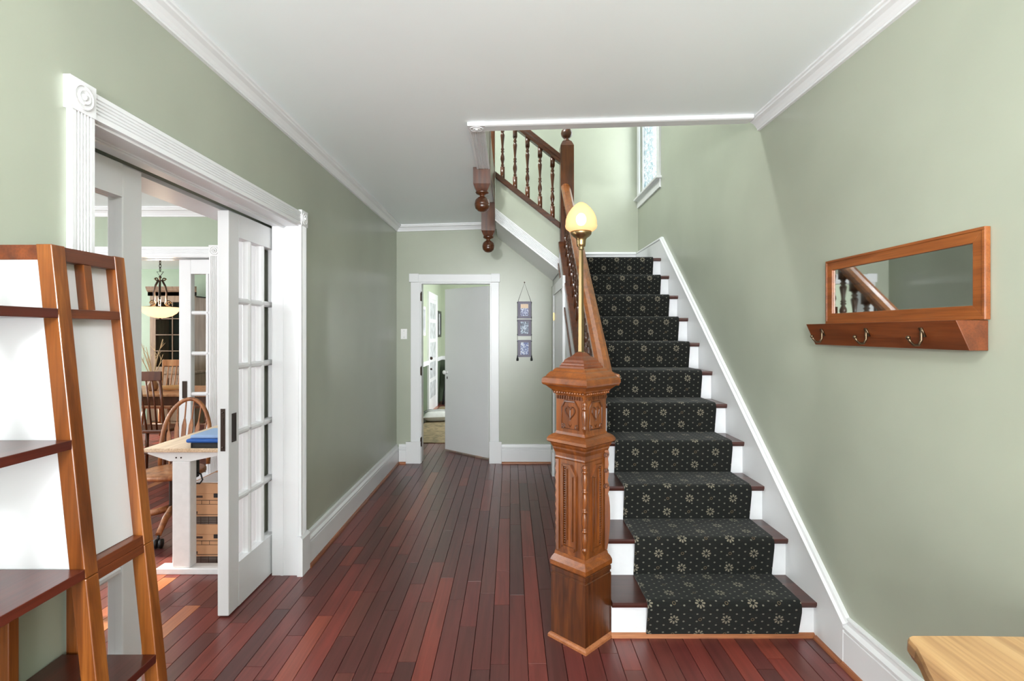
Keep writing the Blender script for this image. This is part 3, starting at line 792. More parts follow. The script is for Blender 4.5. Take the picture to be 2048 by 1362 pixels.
# ------------------------------------------------------------------ doors
def french_leaf(name, loc, rotz, label, rows=5, cols=4, W=.80, H=2.106, T=.058, pull_side=-1, hardware=True):
    """local +X runs from the leading edge into the pocket"""
    o = thing(name, loc, label, 'pocket door', rotz, kind='structure')
    st, tr, br = .104, .124, .235
    L_ = dict(parent=o, local=True)
    MB().box(0, st, 0, T, 0, H).build('leading_stile', 'door_white', bevel=.004, **L_)
    MB().box(W - st, W, 0, T, 0, H).build('stile', 'door_white', bevel=.004, **L_)
    MB().box(st, W - st, 0, T, H - tr, H).build('top_rail', 'door_white', **L_)
    MB().box(st, W - st, 0, T, 0, br).build('bottom_rail', 'door_white', **L_)
    gw, gh = W - 2 * st, H - tr - br
    bar = .032
    pw, ph = (gw - (cols - 1) * bar) / cols, (gh - (rows - 1) * bar) / rows
    mt = MB().add([(-.5, .2, 0), (.5, .2, 0), (.5, .8, 0), (-.5, .8, 0), (-.28, 0.06, 0), (.28, 0.06, 0), (.28, .94, 0), (-.28, .94, 0)], [])
    vb = MB().extrude([(-.016, .014), (-.006, .006), (.006, .006), (.016, .014), (.016, T - .014), (.006, T - .006), (-.006, T - .006), (-.016, T - .014)], (0, 0, br), (1, 0, 0), (0, 1, 0), (0, 0, gh)).mesh('muntin', 'door_white')
    hb = MB().extrude([(-.016, .014), (-.006, .006), (.006, .006), (.016, .014), (.016, T - .014), (.006, T - .006), (-.006, T - .006), (-.016, T - .014)], (st, 0, 0), (0, 0, 1), (0, 1, 0), (gw, 0, 0)).mesh('muntin_bar', 'door_white')
    for i in range(1, cols): inst(vb, 'muntin', o, (st + i * (pw + bar) - bar / 2, 0, 0))
    for j in range(1, rows): inst(hb, 'muntin_bar', o, (0, 0, br + j * (ph + bar) - bar / 2))
    e = .016
    pane = MB()
    a, b, c = .003, T / 2 - .003, T / 2 + .003
    pane.add([(a, b + .002, a), (pw - a, b + .002, a), (pw - a, b + .002, ph - a), (a, b + .002, ph - a), (e, b, e), (pw - e, b, e), (pw - e, b, ph - e), (e, b, ph - e),
              (a, c, a), (pw - a, c, a), (pw - a, c, ph - a), (a, c, ph - a)],
             [(4, 5, 6, 7), (0, 1, 5, 4), (1, 2, 6, 5), (2, 3, 7, 6), (3, 0, 4, 7), (8, 9, 10, 11), (0, 1, 9, 8), (1, 2, 10, 9), (2, 3, 11, 10), (3, 0, 8, 11)])
    pme = pane.mesh('pane', 'pane_glass')
    for i in range(cols):
        for j in range(rows): inst(pme, 'pane', o, (st + i * (pw + bar), 0, br + j * (ph + bar)))
    if hardware:
        m = MB().box(-.0025, .001, T / 2 - .012, T / 2 + .012, .855, 1.075)
        m.sphere((-.003, T / 2, .875), .005, 6, 4).sphere((-.003, T / 2, 1.055), .005, 6, 4).box(-.005, 0, T / 2 - .006, T / 2 + .006, .99, 1.03)
        p_ = m.build('lock_plate', 'iron_dark', **L_)
        for yy, s_ in ((0, -1), (T, 1)):
            m = MB()
            f0, f1 = (yy - .003, yy + .0005) if s_ < 0 else (yy - .0005, yy + .003)
            m.box(.03, .036, f0, f1, .895, 1.045).box(.066, .072, f0, f1, .895, 1.045).box(.036, .066, f0, f1, .895, .905).box(.036, .066, f0, f1, 1.035, 1.045)
            m.box(.036, .066, (f0 + f1) / 2 - .0005, (f0 + f1) / 2 + .0005, .905, 1.035)
            m.build('flush_pull', 'iron_dark', **L_)
    return o
french_leaf('door_1', (-1.464, 2.722, .008), R(90), 'white glazed pocket door half drawn from the far side of the opening')
french_leaf('door_2', (-1.522, 2.083, .008), R(-90), 'white glazed pocket door partly hidden behind the wooden shelf')
french_leaf('door_3', (-2.900, 4.585, .008), 0, 'white glazed pocket door at the dining room opening')

# flush back door, swung into the den
hx, hy = -.252, 6.115
dv = V(-.562, .48, 0).normalized(); ang = math.atan2(dv.y, dv.x)
bd = thing('door_4', (hx, hy, .018), 'plain white flush door standing ajar in the back wall', 'door', ang, kind='structure')
MB().box(0, .74, -.02, .02, 0, 2.0).build('door_slab', 'door_white', bd, local=True, bevel=.002)
m = MB()
for s_ in (1, -1):
    m.lathe([(.022, .020), (.022, .024), (.009, .028), (.009, .05), (.022, .055), (.027, .066), (.024, .078), (.010, .084)], (.70, 0, .965), 14, axis=(0, s_, 0))
m.build('door_knob', 'switch_white', bd, local=True, smooth=True)
MB().box(.692, .706, .020, .0225, .88, .91).box(.692, .706, -.0225, -.020, .88, .91).build('keyhole_plate', 'iron_dark', bd, local=True)

# white panel door on the den's left wall
dd = thing('door_5', (-1.51, 10.05, 0), 'white glazed den door seen edge on past the back door', 'door', kind='structure')
MB().box(-1.51, -1.48, 9.48, 9.60, 0, 2.22).box(-1.51, -1.48, 10.50, 10.62, 0, 2.22).box(-1.51, -1.48, 9.60, 10.50, 2.10, 2.22).build('casing', 'trim_white', dd)
MB().box(-1.505, -1.495, 9.60, 10.50, 0, 2.10).build('door_panel', 'door_white', dd)
for i in range(5):
    z = .25 + i * .37
    for y0 in (9.70, 10.08): MB().box(-1.496, -1.490, y0, y0 + .32, z, z + .30).build('pane', 'art_grey', dd)
MB().sphere((-1.47, 9.68, 1.0), .03, 8, 6).sphere((-1.47, 9.68, .80), .02, 8, 6).build('door_knob', 'iron_dark', dd, smooth=True)

# ------------------------------------------------------------------ staircase
XS0, XS1 = .478, 1.472
stc = thing('staircase', (1.0, Y1, 0), 'straight flight of dark brown treads and white risers up to the landing', 'staircase')
tm = MB().extrude([(-.0, 0), (-.0, -.012), (.006, -.026), (.012, -.030), (RUN + .03, -.030), (RUN + .03, 0), (.006, 0)], (XS0, 0, 0), (0, 1, 0), (0, 0, 1), (XS1 - XS0, 0, 0)).mesh('tread', 'tread_wood')
rm = MB().box(XS0, XS1, 0, .018, 0, RISE - .031).mesh('riser', 'riser_white')
def fit(x0): return (XS1 - x0) / (XS1 - XS0), XS1 * (1 - (XS1 - x0) / (XS1 - XS0))   # shorten from the left end
LEFT = {1: .4885, 10: .603, 11: .603}
for k in range(1, 11):
    sx, ox = fit(LEFT.get(k, XS0))
    inst(tm, 'tread', stc, V(ox, yn(k), zt(k)) - stc.location, (sx, 1, 1))
for k in range(1, 12):
    z0 = 0.0 if k == 1 else zt(k - 1) + .0005
    sz = (zt(k) - .0305 - z0) / (RISE - .031)
    sx, ox = fit(LEFT.get(k, XS0) if k != 10 else XS0)
    inst(rm, 'riser', stc, V(ox, yn(k) + .028, z0) - stc.location, (sx, 1, sz))
MB().box(XS0, XS1, yn(11), YL - .025, zt(11) - .03, zt(11)).build('landing_floor', 'tread_wood', stc, bevel=.006)
MB().box(XS0, XS1, yn(11) + .05, YL - .025, zt(11) - .20, zt(11) - .031).build('landing_soffit', 'trim_white', stc)
MB().extrude([(0, 0), (-.016, 0), (-.014, .012), (-.006, .02), (0, .021)], (.487, Y1 + .028, 0), (0, 1, 0), (0, 0, 1), (XS1 - .487, 0, 0)).build('shoe_moulding', 'shoe_wood', stc)

# closed string on the hall side
def slope_pts(x, y0, y1, a, b): return [(x, y0, znose(y0) + a), (x, y1, znose(y1) + a), (x, y1, znose(y1) + b), (x, y0, znose(y0) + b)]
YS0, YS1 = 3.08, 5.00
sp = thing('stair_stringer', (.5, 3.8, 0), 'white closed stringer board with wood moulding on the hall side of the stairs', 'stringer')
MB().poly(slope_pts(.456, YS0, YS1, -.26, .205), (.020, 0, 0)).build('string_board', 'riser_white', sp)
MB().poly(slope_pts(.444, YS0, YS1, .00, .045), (.0115, 0, 0)).build('string_moulding', 'oak_dark', sp, bevel=.004)

# under stair wall
w = MB().poly([(.459, 2.90, 0), (.459, YB, 0), (.459, YB, 2.0), (.459, 5.0, znose(5.0) - .265), (.459, 2.90, znose(2.90) - .265)], (.016, 0, 0))
struct(w, 'wall_stair', 'wall_green', 'green wall under the stairs facing the hall', 'wall')
cd = thing('door_6', (.47, 5.1, 0), 'white closet door casing under the stairs beside the back wall', 'door', kind='structure')
for a, b in ((4.42, 4.52), (5.40, 5.50)): MB().box(.434, .458, a, b, 0, 1.86).build('side_casing', 'trim_white', cd, bevel=.003)
for a, b in ((4.39, 4.54), (5.38, 5.53)): MB().box(.420, .458, a, b, 0, .245).build('plinth_block', 'trim_white', cd, bevel=.003)
MB().box(.434, .458, 4.42, 5.50, 1.86, 1.96).build('head_casing', 'trim_white', cd, bevel=.003)
MB().box(.444, .458, 4.52, 5.40, .01, 1.86).build('door_slab', 'door_white', cd)
MB().box(.430, .445, 5.37, 5.41, 1.60, 1.68).build('hinge', 'brass', cd)

# ------------------------------------------------------------------ runner carpet
def runner():
    CX0, CX1, th = .656, 1.392, .011
    path = []
    y, z = yn(1) + .028 - .0005, 0.022
    path.append((y, z))
    for k in range(1, 12):
        n_, t = yn(k), zt(k)
        path.append((n_ - .003, t - .040))
        for a in range(0, 91, 18):
            path.append((n_ + .016 - .020 * math.cos(R(a)), t - .0195 + .020 * math.sin(R(a))))
        yend = (yn(k + 1) + .027) if k < 11 else 6.16
        path.append((n_ + .10, t + .0005))
        path.append((yend - .012, t + .0005))
        if k < 11: path.append((yend, t + .006))
    # offset outwards
    out = []
    for i, (y, z) in enumerate(path):
        a = path[max(0, i - 1)]; b = path[min(len(path) - 1, i + 1)]
        d = V(0, b[0] - a[0], b[1] - a[1]).normalized()
        nrm = V(0, -d.z, d.y)
        out.append((y + nrm.y * th, z + nrm.z * th))
    s, acc = 0.0, [0.0]
    for i in range(1, len(out)):
        acc.append(acc[-1] + math.hypot(out[i][0] - out[i - 1][0], out[i][1] - out[i - 1][1]))
    P, F, UV = [], [], []
    n = len(path)
    for x in (CX0, CX1):
        for q in (out, path):
            for i in range(n): P.append((x, q[i][0], q[i][1])); UV.append((x - .656, acc[i]))
    oL, iL, oR, iR = 0, n, 2 * n, 3 * n
    for i in range(n - 1):
        F.append((oL + i, oL + i + 1, oR + i + 1, oR + i)); F.append((iL + i, iR + i, iR + i + 1, iL + i + 1))
        F.append((oL + i, iL + i, iL + i + 1, oL + i + 1)); F.append((oR + i, oR + i + 1, iR + i + 1, iR + i))
    F.append((oL, oR, iR, iL)); F.append((oL + n - 1, iL + n - 1, iR + n - 1, oR + n - 1))
    me = bpy.data.meshes.new('stair_runner'); me.from_pydata(P, [], F)
    uvl = me.uv_layers.new(name='UVMap')
    for lp in me.loops: uvl.data[lp.index].uv = UV[lp.vertex_index]
    me.materials.append(MATS['runner_pile'])
    for q in me.polygons: q.use_smooth = False
    o = bpy.data.objects.new('stair_runner', me); COL.objects.link(o); WM[o] = Matrix.Identity(4)
    return tag(o, 'black carpet runner with small beige flowers and dots down the stairs', 'carpet')
ru = runner()

# ------------------------------------------------------------------ newel post with its lamp
NXc, NYc = .342, 2.56
nw = thing('newel_post', (NXc, NYc, 0), 'massive carved oak newel post at the foot of the stairs', 'newel post', R(0))
C = (NXc, NYc, 0)
MB().sq([(0, .163), (.012, .163), (.020, .156), (.024, .147)], C).build('shoe_moulding', 'shoe_wood', nw)
MB().sq([(.024, .146), (.312, .146), (.315, .141), (.323, .141), (.326, .146), (.345, .146), (.348, .141), (.352, .141)], C).build('base_block', 'oak_dark', nw)
MB().sq([(.352, .148), (.356, .151), (.376, .151), (.392, .142), (.404, .131), (.42, .127)], C).build('base_moulding', 'oak_cap', nw)
MB().sq([(.42, .124), (.868, .124), (.875, .127), (.882, .124), (.90, .128), (.918, .137), (.926, .139), (.936, .146), (.945, .150)], C).build('shaft', 'oak', nw)
MB().sq([(.945, .150), (.949, .161), (.953, .167), (.966, .168), (.978, .157), (.986, .142), (.990, .132)], C).build('neck_moulding', 'oak_cap', nw)
MB().sq([(.990, .128), (1.002, .121), (1.165, .121), (1.178, .124), (1.190, .130), (1.198, .141), (1.205, .146)], C).build('upper_block', 'oak', nw)
MB().sq([(1.205, .148), (1.212, .158), (1.222, .172), (1.228, .188), (1.236, .193), (1.250, .193), (1.260, .188), (1.268, .172), (1.276, .166), (1.288, .152), (1.294, .138), (1.302, .132), (1.308, .120)], C).build('cap', 'oak_cap', nw)
faces = []
for i in range(4):
    t = R(-135 + 90 * i)
    n_ = V(math.cos(t), math.sin(t), 0); u_ = V(-math.sin(t), math.cos(t), 0)
    faces.append((n_, u_))
def fpt(n_, u_, d, a, z): return V(NXc, NYc, 0) + n_ * d + u_ * a + V(0, 0, z)
ds = .124 / math.sqrt(2); du = .121 / math.sqrt(2)
up = V(0, 0, 1)
for i, (n_, u_) in enumerate(faces):
    s_ = 1 if i in (0, 2) else -1
    # shaft panel frame with a slanted upper corner
    m = MB()
    def strip(a0, z0, a1, z1, wd=.011, th=.011, d=ds):
        p0, p1 = fpt(n_, u_, d, a0, z0), fpt(n_, u_, d, a1, z1)
        v_ = p1 - p0
        m.obox((p0 + p1) / 2 + n_ * (th / 2 - .001), v_, v_.cross(n_), n_, v_.length + wd * .6, wd, th)
    for a0, z0, a1, z1 in ((-.040, .455, -.040, .845), (.036, .455, .036, .80), (.036, .80, .006, .845), (-.040, .845, .006, .845), (-.040, .455, .036, .455)):
        strip(a0 * s_, z0, a1 * s_, z1)
    for a0, z0, a1, z1 in ((-.018, .49, -.018, .825), (.016, .49, .016, .79)):
        strip(a0 * s_, z0, a1 * s_, z1, .006, .008)
    m.build('shaft_panel', 'oak', nw)
    # beaded strip
    m = MB()
    for k in range(34):
        zz = .47 + k * .0110
        c_ = fpt(n_, u_, ds + .002, -.030 * s_, zz)
        m.lathe([(.0005, -.0050), (.0062, -.002), (.0062, .002), (.0005, .0050)], c_, 6)
    m.build('beading', 'oak_dark', nw)
    # sunk corner wedge at the panel foot
    m = MB().obox(fpt(n_, u_, ds + .003, -.002 * s_, .447), u_, up, n_, .062, .010, .010)
    m.build('panel_sill', 'oak', nw)
    # dentils below the cap
    m = MB()
    for k in range(11):
        a = -.075 + k * .015
        m.obox(fpt(n_, u_, du + .003, a * .97, 1.168), u_, up, n_, .008, .016, .016)
    m.build('dentils', 'oak_dark', nw)
    m = MB()
    for k in range(12):
        a = -.085 + k * .0155
        c_ = fpt(n_, u_, .135 / math.sqrt(2) + .004, a, 1.190)
        m.sphere(c_, .006, 6, 4)
    m.build('bead_moulding', 'oak', nw)
    # carved shield with a heart on the upper block
    m = MB()
    def loop(pts, r_, d=du):
        m.tube([fpt(n_, u_, d + .001, a, z) for a, z in pts], r_, 6, closed=True)
    loop([(-.050, 1.020), (.050, 1.020), (.050, 1.120), (.040, 1.135), (.030, 1.150), (-.030, 1.150), (-.040, 1.135), (-.050, 1.120)], .0050)
    heart = []
    for k in range(22):
        t = 2 * math.pi * k / 22
        heart.append((.0019 * 16 * math.sin(t) ** 3 * .95, 1.098 + .0021 * (13 * math.cos(t) - 5 * math.cos(2 * t) - 2 * math.cos(3 * t) - math.cos(4 * t))))
    loop(heart, .0044)
    loop([(0, 1.030), (.011, 1.044), (0, 1.058), (-.011, 1.044)], .0040)
    m.tube([fpt(n_, u_, du + .001, 0, 1.06), fpt(n_, u_, du + .001, 0, 1.112)], .0042, 6)
    for sg in (-1, 1):
        m.tube([fpt(n_, u_, du + .001, sg * (.040 + .009 * math.cos(t * .7)), 1.032 + .009 * math.sin(t * .7)) for t in range(9)], .0036, 6, closed=True)
    m.build('carved_shield', 'oak_dark', nw)
# turned colonnettes on the front and rear corners
def colonnette(r0, z0, z1, n=3):
    prof = [(.004, z0 - .012), (.006, z0 - .006), (.010, z0), (.010, z0 + .006), (.013, z0 + .010), (.013, z0 + .016), (.009, z0 + .02)]
    L_ = (z1 - z0 - .04) / n
    for k in range(n):
        b = z0 + .02 + k * L_
        prof += [(.010, b + .06 * L_), (.0135, b + .38 * L_), (.0125, b + .62 * L_), (.009, b + .76 * L_), (.009, b + .80 * L_), (.014, b + .84 * L_), (.014, b + .90 * L_), (.010, b + .93 * L_), (.013, b + .95 * L_), (.010, b + .99 * L_)]
    prof += [(.013, z1 - .016), (.013, z1 - .008), (.009, z1 - .004), (.009, z1)]
    return prof
for s_ in (-1, 1):
    MB().lathe(colonnette(0, .455, .862, 4), (NXc, NYc + s_ * .124, 0), 12).build('colonnette', 'oak', nw, auto=True)
    MB().lathe(colonnette(0, 1.018, 1.155, 1), (NXc, NYc + s_ * .121, 0), 12).build('colonnette', 'oak', nw, auto=True)
# scrolled consoles on the two side corners
for s_ in (-1, 1):
    prof = []
    zz = [(.43, .006), (.47, .012), (.52, .017), (.58, .020), (.64, .019), (.68, .015), (.70, .010), (.715, .015), (.735, .017), (.75, .012), (.765, .008), (.785, .012), (.80, .014), (.82, .010), (.84, .013), (.87, .010), (.89, .016), (.91, .012)]
    if s_ < 0: zz = [(.43, .004)] + [(.45 + .022 * k, .005 + .005 * (k % 2)) for k in range(20)]
    pts = [(NXc + s_ * .112, 0, zz[0][0])] + [(NXc + s_ * (.118 + d), 0, z) for z, d in zz] + [(NXc + s_ * .112, 0, zz[-1][0])]
    MB().poly([(x, NYc - .020, z) for x, _, z in pts], (0, .04, 0)).build('scroll_bracket', 'oak', nw)
    if s_ > 0:
        for zc_, rr in ((.735, .014), (.81, .011), (.885, .013)):
            m = MB().tube([(NXc + .118 + rr * math.cos(t) * (1 - t / 14), NYc - .021, zc_ + rr * math.sin(t) * (1 - t / 14)) for t in [k * .7 for k in range(16)]], .003, 6)
            m.build('scroll_carving', 'oak_dark', nw)

lp = thing('newel_lamp', (NXc, NYc, 1.308), 'lit acorn glass lamp on a slim brass column atop the newel post', 'lamp')
MB().sq([(1.308, .106), (1.316, .106), (1.322, .098), (1.330, .096), (1.336, .086), (1.346, .082), (1.356, .064), (1.364, .046), (1.382, .024)], C).build('lamp_base', 'rack_wood', lp)
MB().sq([(1.380, .024), (1.386, .014), (1.88, .0105), (1.884, .010)], C).build('column', 'brass', lp)
MB().lathe([(.009, 1.88), (.014, 1.884), (.014, 1.890), (.010, 1.893), (.020, 1.898), (.022, 1.910), (.023, 1.926), (.027, 1.938), (.042, 1.948), (.050, 1.958), (.052, 1.970), (.047, 1.972)], C, 24).build('brass_cup', 'brass', lp, auto=True)
rib = lambda h, t: 1 + (.018 * math.cos(t * 24) if h > 2.004 and h < 2.10 else 0)
MB().lathe([(.044, 1.966), (.060, 1.974), (.074, 1.986), (.078, 1.998), (.075, 2.006), (.0745, 2.022), (.070, 2.042), (.060, 2.064), (.046, 2.084), (.028, 2.102), (.012, 2.112), (.003, 2.114)], C, 48, mod=rib).build('glass_shade', 'lamp_glass', lp, auto=True)
MB().sphere((NXc, NYc, 2.03), .026, 12, 8, 1.2).build('bulb', 'bulb', lp, smooth=True)

# ------------------------------------------------------------------ balusters and rails
def baluster_mesh(name, z_lo, z_hi, s, mat, slope_top=0.0):
    """square blocks at the ends, turned in the middle; s = half side"""
    H = z_hi - z_lo
    b1, b2 = z_lo + H * .22, z_hi - H * .16
    m = MB()
    m.box(-s, s, -s, s, z_lo, b1); m.box(-s, s, -s, s, b2, z_hi)
    t = b2 - b1
    pr = [(.9, 0), (.55, .02), (.85, .05), (.55, .08), (.62, .12), (1.0, .20), (.95, .26), (.5, .34), (.55, .36), (.85, .39), (.55, .42), (.85, .45), (.55, .48), (.5, .52), (.72, .66), (1.0, .80), (.85, .83), (.55, .86), (.9, .90), (.55, .94), (.9, 1.0)]
    m.lathe([(s * r * 1.02, b1 + t * h) for r, h in pr], (0, 0, 0), 10)
    return m.mesh(name, mat, None, True)

# lower flight railing
lr = thing('stair_railing', (.52, 2.8, 0), 'carved oak handrail and balusters of the lower flight', 'railing')
RZ = .80                                             # rail top above the nosing line
MB().poly([(.450, YS0, znose(YS0) + .206), (.450, YS1, znose(YS1) + .206), (.450, YS1, znose(YS1) + .25), (.450, YS0, znose(YS0) + .25)], (.115, 0, 0)).build('bottom_rail', 'oak_dark', lr, bevel=.006)
hr = [(.0, 0), (.075, 0), (.075, .022), (.082, .034), (.080, .060), (.062, .078), (.0375, .084), (.013, .078), (-.005, .060), (-.007, .034), (0, .022)]
yh0 = 2.90
MB().box(.462, .552, 2.66, 2.915, 1.210, 1.268).build('rail_end', 'oak_rail', lr, bevel=.006)
MB().extrude(hr, (.483, yh0, znose(yh0) + RZ - .082), (1, 0, 0), (0, 0, 1), (0, YS1 - yh0, SL * (YS1 - yh0))).build('handrail', 'oak_rail', lr)
MB().poly([(.497, yh0, znose(yh0) + RZ - .105), (.497, YS1, znose(YS1) + RZ - .105), (.497, YS1, znose(YS1) + RZ - .081), (.497, yh0, znose(yh0) + RZ - .081)], (.046, 0, 0)).build('under_rail', 'oak_rail', lr)
bme = baluster_mesh('baluster', .235, RZ - .085, .024, 'oak_dark')
yb_ = 3.12
while yb_ < 4.95:
    inst(bme, 'baluster', lr, V(.52, yb_, znose(yb_)) - lr.location)
    yb_ += .128

# upper newel at the landing corner
def square_newel(mb, xc, yc, hs, z0, z1, top=True):
    ch = .05
    mb.sq([(z0, hs * .62), (z0 + .02, hs * .78), (z0 + ch, hs), (z1 - ch, hs), (z1 - .018, hs * .78), (z1, hs * .62)], (xc, yc, 0), r45=False)
UYc = 5.066
un = thing('landing_newel', (.536, UYc, 1.6), 'tall square dark oak newel with a ball finial at the landing corner', 'newel post')
m = MB(); square_newel(m, .536, UYc, .064, 1.62, 3.315); m.build('post', 'oak_dark', un)
MB().lathe([(.036, 3.312), (.040, 3.324), (.026, 3.334), (.022, 3.346), (.034, 3.354), (.050, 3.372), (.056, 3.396), (.050, 3.422), (.034, 3.440), (.012, 3.450)], (.536, UYc, 0), 18).build('ball_finial', 'oak_dark', un, auto=True)

def drop_newel(name, xc, yc, z0, z1, label):
    o = thing(name, (xc, yc, z0), label, 'newel post')
    m = MB(); square_newel(m, xc, yc, .064, z0, z1); m.build('post', 'oak_dark', o)
    MB().lathe([(.046, z0 + .006), (.052, z0 - .004), (.044, z0 - .014), (.020, z0 - .024), (.018, z0 - .034), (.034, z0 - .042), (.052, z0 - .060), (.0585, z0 - .088), (.0585, z0 - .092), (.0565, z0 - .094), (.0585, z0 - .096), (.052, z0 - .124), (.032, z0 - .144), (.010, z0 - .152)], (xc, yc, 0), 20).build('ball_drop', 'oak_dark', o, auto=True)
    return o
drop_newel('drop_newel', -.219, 3.994, 2.545, 3.60, 'dark oak pendant newel with ball drop nearest below the ceiling opening')
drop_newel('drop_newel', -.219, 5.066, 2.400, 3.95, 'dark oak pendant newel with ball drop hanging farther back and lower')

# upper flight, climbing to the left from the landing
SU = .79
def zu(x, z0): return z0 - SU * (x - .47)
XU0, XU1 = -.152, .470
uf = thing('upper_flight', (.16, 5.07, 2.1), 'short upper stair flight boxed in green panel with white fluted string', 'staircase')
def band(y0, y1, a, b, x0=XU0, x1=XU1):
    return MB().poly([(x0, y0, zu(x0, a)), (x1, y0, zu(x1, a)), (x1, y0, zu(x1, b)), (x0, y0, zu(x0, b))], (0, y1 - y0, 0))
band(5.062, 5.085, 2.16, 2.4745).build('side_panel', 'wall_green', uf)
m = MB()
pr = flute(.122, .016, 6)
pts = [(XU0, 5.06 + .0, 0)]
m.extrude(pr, (XU0, 5.075, zu(XU0, 2.062)), (0, 0, 1), (0, -1.6, 0), (XU1 - XU0, 0, -SU * (XU1 - XU0)))
m.build('string_casing', 'trim_white', uf)
MB().poly([(XU0, 5.076, zu(XU0, 2.062)), (XU1 - .002, 5.076, zu(XU1 - .002, 2.062)), (XU1 - .002, 5.076, zu(XU1 - .002, 2.10)), (XU0, 5.076, zu(XU0, 2.10))], (0, YB - 5.076 - .002, 0)).build('soffit', 'trim_white', uf)
for k in range(3):
    x1 = .46 - k * .2
    MB().box(x1 - .205, x1, 5.09, YB - .005, 2.209 + .14 * (k + 1), 2.209 + .14 * (k + 1) + .03).build('tread', 'tread_wood', uf)

ur = thing('upper_railing', (.16, 5.07, 2.6), 'dark oak railing with turned balusters beside the upper flight', 'railing')
m = band(5.035, 5.10, 2.475, 2.536); m.build('bottom_rail', 'oak_rail_x', ur, bevel=.005)
m = MB().extrude([(5.036, 0), (5.096, 0), (5.096, .03), (5.102, .045), (5.096, .09), (5.066, .105), (5.036, .09), (5.030, .045), (5.036, .03)], (XU0, 0, zu(XU0, 3.105)), (0, 1, 0), (0, 0, 1), (XU1 - XU0, 0, -SU * (XU1 - XU0)))
m.build('handrail', 'oak_rail_x', ur)
ub = baluster_mesh('baluster', 2.50, 3.12, .0205, 'oak_dark')
for i in range(5):
    xq = .400 - i * .1203
    inst(ub, 'baluster', ur, V(xq, 5.066, -SU * (xq - .47)) - ur.location)

# ------------------------------------------------------------------ landing window
wn = thing('window_4', (XR, 5.72, 3.05), 'white cased landing window with patterned obscure glass', 'window', kind='structure')
MB().box(XR - .018, XR, WY0 - .085, WY0 + .01, 3.045, 4.48).box(XR - .018, XR, WY1 - .01, WY1 + .08, 3.045, 4.48).box(XR - .018, XR, WY0, WY1, WZ1 - .01, WZ1 + .08).build('casing', 'trim_white', wn)
MB().box(XR - .055, XR + .06, WY0 - .115, WY1 + .095, 3.020, 3.045).build('sill', 'trim_white', wn, bevel=.005)
MB().box(XR - .016, XR, WY0 - .085, WY1 + .08, 2.935, 3.020).build('apron', 'trim_white', wn)
MB().box(XR + .02, XR + .06, WY0, WY0 + .05, WZ0, WZ1).box(XR + .02, XR + .06, WY1 - .05, WY1, WZ0, WZ1).box(XR + .02, XR + .06, WY0 + .05, WY1 - .05, WZ0 - .02, WZ0 + .03).box(XR + .02, XR + .06, WY0 + .05, WY1 - .05, WZ1 - .05, WZ1).build('sash', 'trim_white', wn)
MB().box(XR + .036, XR + .044, WY0 + .05, WY1 - .05, WZ0 + .03, WZ1 - .05).build('pane', 'lace_glass', wn)

# ------------------------------------------------------------------ mirror with hook rack on the right wall
mr_ = thing('wall_mirror', (XR, 2.06, 1.52), 'wide wood framed mirror on the right wall above the hook rack', 'mirror')
fy0, fy1, fz0, fz1, fw = 1.640, 2.470, 1.520, 1.812, .046
xf = XR - .018
def mitre(name, pts):
    m = MB().poly([(XR - .001, y, z) for y, z in pts], (-.017, 0, 0)); m.build(name, 'mirror_frame_wood', mr_, bevel=.0015)
mitre('frame_top', [(fy0, fz1), (fy1, fz1), (fy1 - fw, fz1 - fw), (fy0 + fw, fz1 - fw)])
mitre('frame_bottom', [(fy0, fz0), (fy0 + fw, fz0 + fw), (fy1 - fw, fz0 + fw), (fy1, fz0)])
mitre('frame_side', [(fy0, fz0), (fy0, fz1), (fy0 + fw, fz1 - fw), (fy0 + fw, fz0 + fw)])
mitre('frame_side', [(fy1, fz0), (fy1 - fw, fz0 + fw), (fy1 - fw, fz1 - fw), (fy1, fz1)])
m = MB()
b_ = .010
m.box(xf - .003, xf, fy0, fy1, fz1 - b_, fz1).box(xf - .003, xf, fy0, fy1, fz0, fz0 + b_).box(xf - .003, xf, fy0, fy0 + b_, fz0 + b_, fz1 - b_).box(xf - .003, xf, fy1 - b_, fy1, fz0 + b_, fz1 - b_)
m.build('frame_bead', 'mirror_frame_wood', mr_, bevel=.001)
MB().box(XR - .010, XR - .004, fy0 + fw, fy1 - fw, fz0 + fw, fz1 - fw).build('mirror_glass', 'mirror', mr_)

hk = thing('hook_rack', (XR, 2.06, 1.42), 'slanted wooden coat rack with three metal hooks under the mirror', 'coat rack')
ry0, ry1 = 1.648, 2.485
MB().poly([(XR - .001, ry0, 1.518), (XR - .104, ry0, 1.518), (XR - .060, ry0, 1.422), (XR - .001, ry0, 1.422)], (0, ry1 - ry0, 0)).build('rack_body', 'rack_wood', hk, bevel=.002)
sn = V(-.908, 0, -.418).normalized()
for yh in (1.800, 2.080, 2.376):
    c0_ = V(XR - .082, yh, 1.470)
    t_ = V(-.418, 0, .908)
    q0 = c0_ + t_ * .018
    m = MB().obox(c0_ + t_ * .012 + sn * .003, (0, 1, 0), t_, sn, .014, .034, .005)
    m.tube([q0 + sn * .004, q0 + sn * .010 - t_ * .012, q0 + sn * .018 - t_ * .030, q0 + sn * .032 - t_ * .040, q0 + sn * .047 - t_ * .034, q0 + sn * .054 - t_ * .018, q0 + sn * .055 - t_ * .004], .0048, 8)
    m.sphere(q0 + sn * .055 - t_ * .002, .0075, 8, 6)
    m.build('hook', 'bronze', hk, auto=True)

